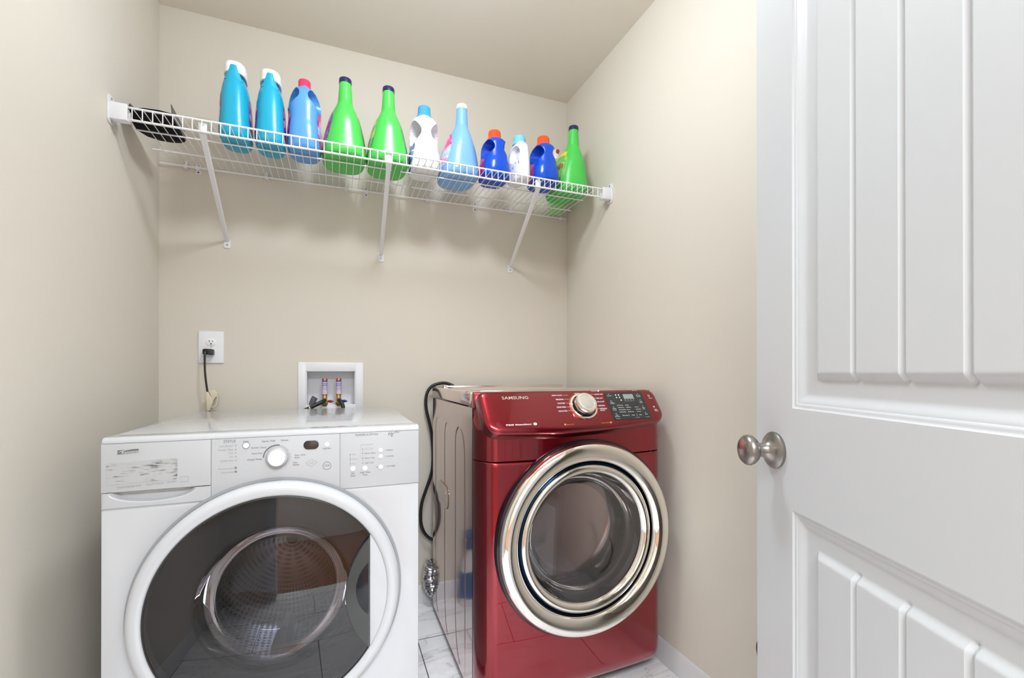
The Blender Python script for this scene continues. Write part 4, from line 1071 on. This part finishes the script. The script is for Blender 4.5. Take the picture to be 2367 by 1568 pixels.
# front frame height field
def xf(x):
    q = (x - .743) / .343; y = 1.2745 + .016 * q * q
    e = min(x - SX0, SX1 - x)
    R = .055
    if e < R: 
        t_ = 1 - max(0, e) / R; y += .078 * (1 - math.sqrt(max(0, 1 - t_ * t_)))
    return y
PT = V(0, 1.345, 1.0); PD = V(0, -.092, -.125).normalized(); PN = V(1, 0, 0).cross(PD); 
if PN.y > 0: PN = -PN
SEAM = .789
def seam(x): return .7905 - .004 * math.sin(PI * (x - SX0) / .686)
xs = sorted(set([SX0 + .0005 * k for k in (0, 1, 2, 4, 8)] + [SX0 + .055 * k / 12 for k in range(13)] + [SX1 - .055 * k / 12 for k in range(13)] + [SX1 - .0005 * k for k in (0, 1, 2, 4, 8)] + [SX0 + .055 + (.576) * k / 80 for k in range(81)]))
HR = .286  # opening radius behind the chrome ring
def lowfront(x, v):
    z0 = .045; z1 = seam(x) - .0012; z = z0 + (z1 - z0) * v
    y = xf(x)
    if z < .105: t_ = (.105 - z) / .06; y += .045 * (1 - math.sqrt(max(0, 1 - t_ * t_)))
    # corner rounding at the bottom
    if z1 - z < .003: y += .003 * (1 - (z1 - z) / .003)
    return V(x, y, z)
vs = sorted(set([k / 60 for k in range(61)] + [1 - .0012, 1 - .0025, 1 - .004] + [k / 150 for k in range(16)]))
bm = bmesh.new(); g = grid(bm, lowfront, xs, vs)
kill = [f for f in bm.faces if (f.calc_center_median().x - SC[0]) ** 2 + (f.calc_center_median().z - SC[1]) ** 2 < HR ** 2]
bmesh.ops.delete(bm, geom=kill, context='FACES')
obj('front_panel', bm, M['red'], ds, ang=60)
def upfront(x, v):
    z0 = seam(x) + .0012; z1 = .9995; z = z0 + (z1 - z0) * v
    y = xf(x)
    # leans back behind the control panel
    y = max(y, 1.345 - (1.0 - z) * .736 + .013 + (xf(x) - 1.2745))
    if z - z0 < .003: y += .003 * (1 - (z - z0) / .003)
    return V(x, y, z)
vs = sorted(set([k / 60 for k in range(61)] + [.0055, .011, .016]))
bm = bmesh.new(); grid(bm, upfront, xs, vs)
kill = [f for f in bm.faces if (f.calc_center_median().x - SC[0]) ** 2 + (f.calc_center_median().z - SC[1]) ** 2 < HR ** 2]
bmesh.ops.delete(bm, geom=kill, context='FACES')
box(bm, SX0 + .004, SX1 - .004, 1.372, 1.398, .80, .9985, .003)
obj('upper_frame', bm, M['red'], ds, ang=60)
# bulging control panel
def pp(s, t_, out=0.0): return V(s, 0, 0) + PT + PD * t_ + PN * out
PX0, PX1, TT = .4050, 1.0660, .152
def outline(n=12):
    P = []
    # go round: TL, BL, BR, TR with different radii; bottom edge rises slightly to the right
    def arc(cx, cy, r, a0, a1):
        for k in range(n + 1):
            a = a0 + (a1 - a0) * k / n; P.append((cx + r * math.cos(a), cy + r * math.sin(a)))
    arc(PX0 + .018, .018, .018, -PI / 2, -PI)            # top left (t grows downward)
    arc(PX0 + .050, TT - .048, .048, PI, PI / 2)
    P.append((.65, TT + .006)); P.append((.85, TT + .000))
    arc(PX1 - .042, TT - .060, .042, PI / 2, 0)
    arc(PX1 - .030, .030, .030, 0, -PI / 2)
    return P
OL = outline()
cx0, cy0 = .7355, .078
bm = bmesh.new()
rows = []
steps = [(1.0, -.030), (1.0, -.006), (.996, .001), (.988, .0060), (.975, .0095), (.955, .0118), (.92, .0130), (.8, .0132), (.5, .0134), (.2, .0134)]
def inset(p, f_):
    # constant-width inset approximated with per-axis distances
    dx = p[0] - cx0; dy = p[1] - cy0
    d = (1 - f_) * .30
    kx = 1 - d / .335; ky = 1 - d * .7 / .078 if d * .7 < .074 else .05
    return (cx0 + dx * kx, cy0 + dy * max(.04, ky))
for f_, o_ in steps: rows.append([bm.verts.new(pp(*inset(p, f_), o_)) for p in OL])
nO = len(OL)
for i in range(len(rows) - 1):
    for k in range(nO): bm.faces.new((rows[i][k], rows[i][(k + 1) % nO], rows[i + 1][(k + 1) % nO], rows[i + 1][k]))
bm.faces.new(rows[-1])
cp = obj('control_panel', bm, M['red'], ds, ang=60, label='glossy red sloping control panel')
PO = .0137
def pt(bm, s, x_, t_, size, align='LEFT', out=PO, **k): text(bm, s, pp(x_, t_ + size / 2, out), size, (1, 0, 0), -PD, align, **k)
def padbox(bm, x0, x1, t0, t1, o0, o1, r=.002):
    prism(bm, rrect(x0, x1, t0, t1, r), lambda a, b, q: pp(a, b, q), o1, o0, 0.0004)
bm = bmesh.new(); pt(bm, 'SAMSUNG', .4775, .0305, .0105, 'LEFT', bold=.010, width=.0890)
obj('lettering', bm, M['silverpad'], cp, ang=0, label='silver maker lettering')
bm = bmesh.new()
pt(bm, 'STEAM  MoistureSensor', .4705, .1270, .0050, 'LEFT', width=.0840, bold=.02)
bmc = bmesh.new()
prism(bm, ellipse(.5660, .1270, .0058, .0046, 20), lambda a, b, q: pp(a, b, q), PO, PO - .0006)
for s, t_ in (('HEAVY DUTY', .0248), ('BEDDING', .0407), ('SANITIZE', .0555), ('PERM PRESS', .0702), ('DELICATES', .0849)):
    pt(bm, s, .6900, t_, .0044, 'RIGHT', bold=.015); box_l = (.6920, .7150 - .004)
    a = pp(.6925, t_ + .0003, PO); bmesh_v = [bm.verts.new(p) for p in (pp(.6925, t_ + .0003, PO), pp(.7120, t_ + .0003, PO), pp(.7120, t_ - .0003, PO), pp(.6925, t_ - .0003, PO))]; bm.faces.new(bmesh_v)
pt(bm, 'NORMAL', .7500, .0195, .0042, 'CENTER', bold=.015)
for s, t_ in (('QUICK DRY', .0237), ('TIME DRY', .0396), ('AIR FLUFF', .0535), ('REFRESH', .0690), ('WRINKLE', .0805), ('AWAY', .0870)):
    pt(bm, s, .8120, t_, .0044, 'LEFT', bold=.015)
    if s != 'AWAY': bm.faces.new([bm.verts.new(p) for p in (pp(.7960, t_ + .0003, PO), pp(.8105, t_ + .0003, PO), pp(.8105, t_ - .0003, PO), pp(.7960, t_ - .0003, PO))])
pt(bm, 'Manual Dry', .8280, .0098, .0034, 'RIGHT'); padbox(bm, .8300, .8360, .0070, .0125, PO - .0008, PO)
pt(bm, 'Power', 1.0340, .0440, .0036, 'CENTER', bold=.02); ringp_v = [(1.0310 + .0042 * math.cos(q), .0345 + .0042 * math.sin(q)) for q in [2 * PI * k / 24 for k in range(24)]]
for k in range(21):
    a, b = ringp_v[(k + 20) % 24], ringp_v[(k + 21) % 24]; c_ = (1.0310, .0345)
    q2 = lambda p: (c_[0] + (p[0] - c_[0]) * .75, c_[1] + (p[1] - c_[1]) * .75)
    bm.faces.new([bm.verts.new(pp(*p, PO)) for p in (a, b, q2(b), q2(a))])
padbox(bm, 1.0306, 1.0314, .0285, .0345, PO - .0008, PO, .0002)
pt(bm, '\u25b7||', 1.0330, .0800, .0055, 'CENTER', bold=.02) if False else padbox(bm, 1.0300, 1.0315, .0765, .0830, PO - .0008, PO, .0003)
padbox(bm, 1.0335, 1.0350, .0765, .0830, PO - .0008, PO, .0003)
pt(bm, 'Start', 1.0345, .0910, .0040, 'CENTER', bold=.02); pt(bm, 'Pause', 1.0350, .0965, .0040, 'CENTER', bold=.02)
pt(bm, 'Sensor Cycle', .9700, .0105, .0026, 'LEFT')
obj('lettering', bm, M['whiteink'], cp, ang=0, label='white printed lettering')
bm = bmesh.new()
padbox(bm, .6640, .6700, .1310, .1370, PO - .0008, PO); pt(bm, 'Sensor Dry', .6720, .1342, .0040, 'LEFT')
padbox(bm, .8320, .8380, .1310, .1370, PO - .0008, PO); pt(bm, 'Steam Cycles', .8300, .1342, .0040, 'RIGHT')
arcs = []
for a0, a1 in ((150, 262), (100, 148), (-8, 40)):
    n = 20
    c_ = (.7545, .0700)
    for k in range(n):
        A0 = R_(a0 + (a1 - a0) * k / n); A1 = R_(a0 + (a1 - a0) * (k + 1) / n)
        bm.faces.new([bm.verts.new(pp(c_[0] + r * math.cos(A), c_[1] + r * math.sin(A), PO)) for r, A in ((.0500, A0), (.0500, A1), (.0488, A1), (.0488, A0))])
obj('lettering', bm, M['orangeink'], cp, ang=0, label='orange printed marks')
# key pad
bm = bmesh.new(); padbox(bm, .8505, 1.0045, .0170, .1265, PO - .004, PO + .0008, .002); kp = obj('key_pad', bm, M['pad'], ds, ang=30, label='charcoal touch key pad')
K1 = PO + .0014
bm = bmesh.new(); padbox(bm, .9230, .9640, .0262, .0455, PO, PO + .0013, .001); obj('display', bm, M['lcd'], kp, ang=0, label='grey display')
bm = bmesh.new()
for i, (s1, s2) in enumerate((('Anti Static', ''), ('Mixed', 'Load Bell'), ('Wrinkle', 'Prevent'), ('Small', 'Load Care'))):
    t_ = .0330 + i * .0255
    padbox(bm, .8660, .8690, t_ - .0085, t_ - .0065, PO + .0005, K1, .0004)
    pt(bm, s1, .8675, t_ - .001, .0030, 'CENTER', K1, bold=.02)
    if s2: pt(bm, s2, .8675, t_ + .0045, .0030, 'CENTER', K1, bold=.02)
for i, (s1, s2) in enumerate((('My Cycle', 'Favorite'), ('Adjust', 'Time +'), ('Adjust', 'Time -'), ('Signal', ''))):
    t_ = .0330 + i * .0255
    padbox(bm, .9845, .9875, t_ - .0085, t_ - .0065, PO + .0005, K1, .0004)
    pt(bm, s1, .9860, t_ - .001, .0030, 'CENTER', K1, bold=.02)
    if s2: pt(bm, s2, .9860, t_ + .0045, .0030, 'CENTER', K1, bold=.02)
for i, s1 in enumerate(('Sensing', 'Drying', 'Cooling', 'End')):
    padbox(bm, .9240 + i * .0115, .9262 + i * .0115, .0480, .0500, PO + .0005, K1, .0003); pt(bm, s1, .9250 + i * .0115, .0540, .0022, 'CENTER', K1)
for (x_, t_) in ((.8920, .0290), (.9040, .0290), (.8920, .0390), (.9040, .0390), (.9060, .0500)): padbox(bm, x_, x_ + .0045, t_ - .0025, t_ + .0025, PO + .0005, K1, .001)
for c_, col in ((.8850, ('Very Dry', 'More Dry', 'Normal Dry', 'Damp Dry')), (.9170, ('High', 'Medium', 'Low', 'Extra Low')), (.9530, ('', 'Time', 'Wrinkle', 'Drum'))):
    for i, s1 in enumerate(col):
        if not s1: continue
        padbox(bm, c_, c_ + .0020, .0695 + i * .0088, .0720 + i * .0088, PO + .0005, K1, .0003); pt(bm, s1, c_ + .0038, .0707 + i * .0088, .0032, 'LEFT', K1, bold=.015)
for s1, x_ in (('Dry Level', .8990), ('Temp.', .9320), ('Time', .9610)): pt(bm, s1, x_, .1105, .0036, 'CENTER', K1, bold=.015)
padbox(bm, .9145, .9152, .1070, .1145, PO + .0005, K1, .0002); padbox(bm, .9465, .9472, .1070, .1145, PO + .0005, K1, .0002)
pt(bm, 'Child Lock', .8600, .1220, .0024, 'LEFT', K1); pt(bm, 'Drum Light', .9450, .1200, .0024, 'CENTER', K1); pt(bm, 'Vent Sensor', .9870, .1195, .0024, 'CENTER', K1)
obj('lettering', bm, M['whiteink'], kp, ang=0, label='white key pad lettering')
bm = bmesh.new()
for x0_, t0_, x1_, t1_ in ((.8815, .019, .8821, .106), (.9755, .019, .9761, .106)): padbox(bm, x0_, x1_, t0_, t1_, PO + .0005, PO + .0011, .0002)
obj('divider_line', bm, mat('thin_grey_line', (0.12, 0.13, 0.12), 0.4), kp, ang=0)
# cycle knob
kc = pp(.7545, .0700, .0125)
bm = bmesh.new(); lathe(bm, [(.0470, -.002), (.0480, .0015), (.0470, .0045), (.0420, .0052), (.0400, .002), (.0385, .002), (0, .002)], kc, PN, 72); kb = obj('cycle_knob', bm, M['chrome'], ds, ang=40, label='chrome cycle knob base')
bm = bmesh.new(); lathe(bm, [(.0395, .001), (.0390, .010), (.0385, .012), (.037, .0125), (.036, .012)], kc, PN, 72); obj('knob_skirt', bm, M['blackgloss'], kb, ang=40)
bm = bmesh.new(); lathe(bm, [(.0360, .010), (.0372, .014), (.0375, .024), (.0350, .0285), (.0300, .0300), (.0262, .0295), (.0258, .0288)], kc, PN, 72); obj('knob_ring', bm, M['chrome'], kb, ang=40)
bm = bmesh.new(); lathe(bm, [(.0258, .0288), (.0240, .0296), (.0100, .0302), (0, .0303)], kc, PN, 72); obj('knob_face', bm, M['silverpad'], kb, ang=40, label='satin silver knob face')
# chrome door
def Dl(prof, seg=160, **k):
    bm = bmesh.new(); lathe(bm, [(r, -y) for r, y in prof], (SC[0], 0, SC[1]), AX, seg, **k); return bm
DF = 1.2745
dr_ = obj('door', Dl([(.3160, DF + .008), (.3165, DF - .006), (.3140, DF - .012), (.3090, DF - .014), (.3075, DF - .010), (.3075, DF + .015)]), M['blackgloss'], ds, ang=40, label='dark rim of the round door')
obj('chrome_ring', Dl([(.3080, DF + .006), (.3085, DF - .018), (.3060, DF - .026), (.3000, DF - .033), (.2900, DF - .0375), (.2780, DF - .0375), (.2660, DF - .034), (.2560, DF - .028), (.2500, DF - .022), (.2470, DF - .014)]), M['chrome'], dr_, ang=60, label='broad outer chrome ring')
obj('ring_groove', Dl([(.2470, DF - .014), (.2460, DF - .004), (.2450, DF - .002), (.2425, DF - .004)]), M['blackgloss'], dr_, ang=60, label='black groove between the chrome rings')
obj('blue_reflection_ring', Dl([(.2425, DF - .004), (.2415, DF - .008), (.2400, DF - .009), (.2388, DF - .008), (.2382, DF - .002)]), M['blue_reflection'], dr_, ang=60, label='thin dark blue ring standing for a reflection in the groove')  # blue reflection in the groove, modelled as a coloured ring
obj('inner_ring', Dl([(.2382, DF + .002), (.2375, DF - .012), (.2345, DF - .018), (.2270, DF - .021), (.2200, DF - .0205), (.2120, DF - .014), (.2075, DF - .006), (.2065, DF + .004)]), M['chrome'], dr_, ang=60, label='inner chrome ring')
obj('door_glass', Dl([(.2070, DF - .004), (.1950, DF - .004), (.16, DF - .010), (.10, DF - .015), (.05, DF - .017), (0, DF - .0175)]), M['glass_clear'], dr_, ang=180, label='clear door glass')
obj('glass_bowl', Dl([(.2060, DF + .004), (.2020, DF + .03), (.1900, DF + .07), (.165, DF + .095), (.11, DF + .105), (0, DF + .110)]), M['bowl_clear'], dr_, ang=180)
obj('door_liner', Dl([(.2660, DF + .012), (.2560, DF + .03), (.2140, DF + .035), (.2110, DF + .012), (.207, DF + .004)]), mat('liner_grey', (0.40, 0.41, 0.44), 0.3), dr_, ang=40)
drum([(.262, DF + .04), (.285, DF + .12), (.285, DF + .52), (.27, DF + .54), (.01, DF + .545)], SC[0], SC[1], 'drum', mat('dryer_drum_enamel', (0.80, 0.86, 0.98), 0.3), ds)
PG = mat('paddle_grey', (0.4, 0.42, 0.48), 0.4)
for k in range(3):
    bm = bmesh.new(); a = 0.35 + k * 2 * PI / 3; c, s_ = math.cos(a), math.sin(a)
    tube(bm, [(SC[0] + .27 * c, DF + .14, SC[1] + .27 * s_), (SC[0] + .235 * c, DF + .3, SC[1] + .235 * s_), (SC[0] + .27 * c, DF + .5, SC[1] + .27 * s_)], [.02, .038, .02], 10)
    obj('drum_paddle', bm, PG, ds)
for x_ in (SX0 + .05, SX1 - .05):
    for y_ in (1.42, 1.94):
        bm = bmesh.new(); lathe(bm, [(0.022, 0), (0.022, .012), (0.014, .016), (0.012, .030)], (x_, y_, 0), (0, 0, 1), 20, cap0=True, cap1=True); obj('foot', bm, M['black'], ds)
bm = bmesh.new(); box(bm, SX0 + .02, SX1 - .02, 1.345, 1.372, .028, .10); obj('kick_plate', bm, M['black'], ds)

# ------------------------------------------------------------------ dryer cord and foil duct
t = thing('dryer_cord', 'thick black power cord looping out behind the red dryer', 'cord', (.39, 2.06, .5))
pts = [(.520, 2.030, .985), (.500, 2.055, 1.004), (.470, 2.062, 1.014), (.435, 2.062, 1.011), (.405, 2.062, .998), (.386, 2.062, .970), (.3795, 2.062, .930), (.384, 2.062, .885), (.396, 2.062, .835), (.4065, 2.062, .780), (.413, 2.062, .70), (.4105, 2.062, .625), (.398, 2.062, .575), (.380, 2.062, .525), (.3635, 2.062, .475), (.3570, 2.062, .425), (.3590, 2.062, .375), (.372, 2.062, .335), (.395, 2.062, .306), (.430, 2.055, .290), (.50, 2.05, .285)]
bm = bmesh.new(); tube(bm, spline(pts, 6), 0.0072, 14); obj('cable', bm, M['black'], t)
t = thing('foil_duct', 'crinkled silver foil vent duct on the floor behind the dryer', 'vent duct', (.45, 2.04, .12))
bm = bmesh.new()
ps = spline([(.412, 2.045, .205), (.400, 2.045, .17), (.396, 2.042, .13), (.405, 2.040, .09), (.44, 2.04, .062), (.50, 2.04, .058), (.58, 2.04, .06)], 9)
tube(bm, ps, [(.036 if i % 2 else .029) * (0.6 if i < 3 else 1) for i in range(len(ps))], 24)
for v in bm.verts: v.co += V(random.uniform(-1, 1), random.uniform(-1, 1), random.uniform(-1, 1)) * .0022
obj('duct_hose', bm, M['foil'], t, ang=20)

# ------------------------------------------------------------------ spray bottle behind the washer (seen mirrored in the dryer side)
t = thing('spray_bottle', 'clear spray bottle of blue cleaner with blue head, standing by the back baseboard', 'spray bottle', (.225, 2.013, 0))
t.scale = (1.12, 1.12, 1.12)
SB = Bottle([(0, .038, .030, 0, 2.4), (.004, .044, .034, 0, 2.4), (.10, .044, .034, 0, 2.3), (.16, .036, .029, 0, 2.2), (.195, .022, .020, 0, 2), (.215, .014, .014, 0, 2), (.235, .0135, .0135, 0, 2)])
obj('bottle_body', SB.body(64, 40), mat('frosted_plastic', (0.62, 0.64, 0.66), 0.3), t, shift=False)
obj('label', SB.label(PI / 2 * 3, .085, 1.3, .055), plast('cleaner_blue_label', (0.02, 0.09, 0.26)), t, shift=False)
obj('label', SB.label(0, .085, 1.3, .055, .0012), plast('cleaner_blue_label_side', (0.02, 0.09, 0.26)), t, shift=False)
bm = bmesh.new(); lathe(bm, [(.0165, .225), (.0170, .245), (.012, .255), (.011, .27)], (0, 0, 0), (0, 0, 1), 24, cap0=True, cap1=True)
box(bm, -.050, .022, -.010, .010, .266, .300, .005); box(bm, -.036, -.030, -.006, .006, .225, .268, .002)
obj('spray_head', bm, plast('cleaner_blue_head', (0.01, 0.07, 0.25)), t, shift=False)

# ------------------------------------------------------------------ dark cord on the right wall, mostly behind the door
t = thing('electric_cord', 'thin dark cord against the right wall peeking out past the door edge', 'cord', (1.115, .93, .25))
bm = bmesh.new(); tube(bm, spline([(1.116, .900, .36), (1.116, .925, .330), (1.116, .9400, .300), (1.116, .9440, .280), (1.116, .9400, .255), (1.116, .9370, .220), (1.116, .930, .19), (1.116, .90, .15), (1.116, .86, .10)], 6), 0.0030, 8); obj('cable', bm, M['browncord'], t)
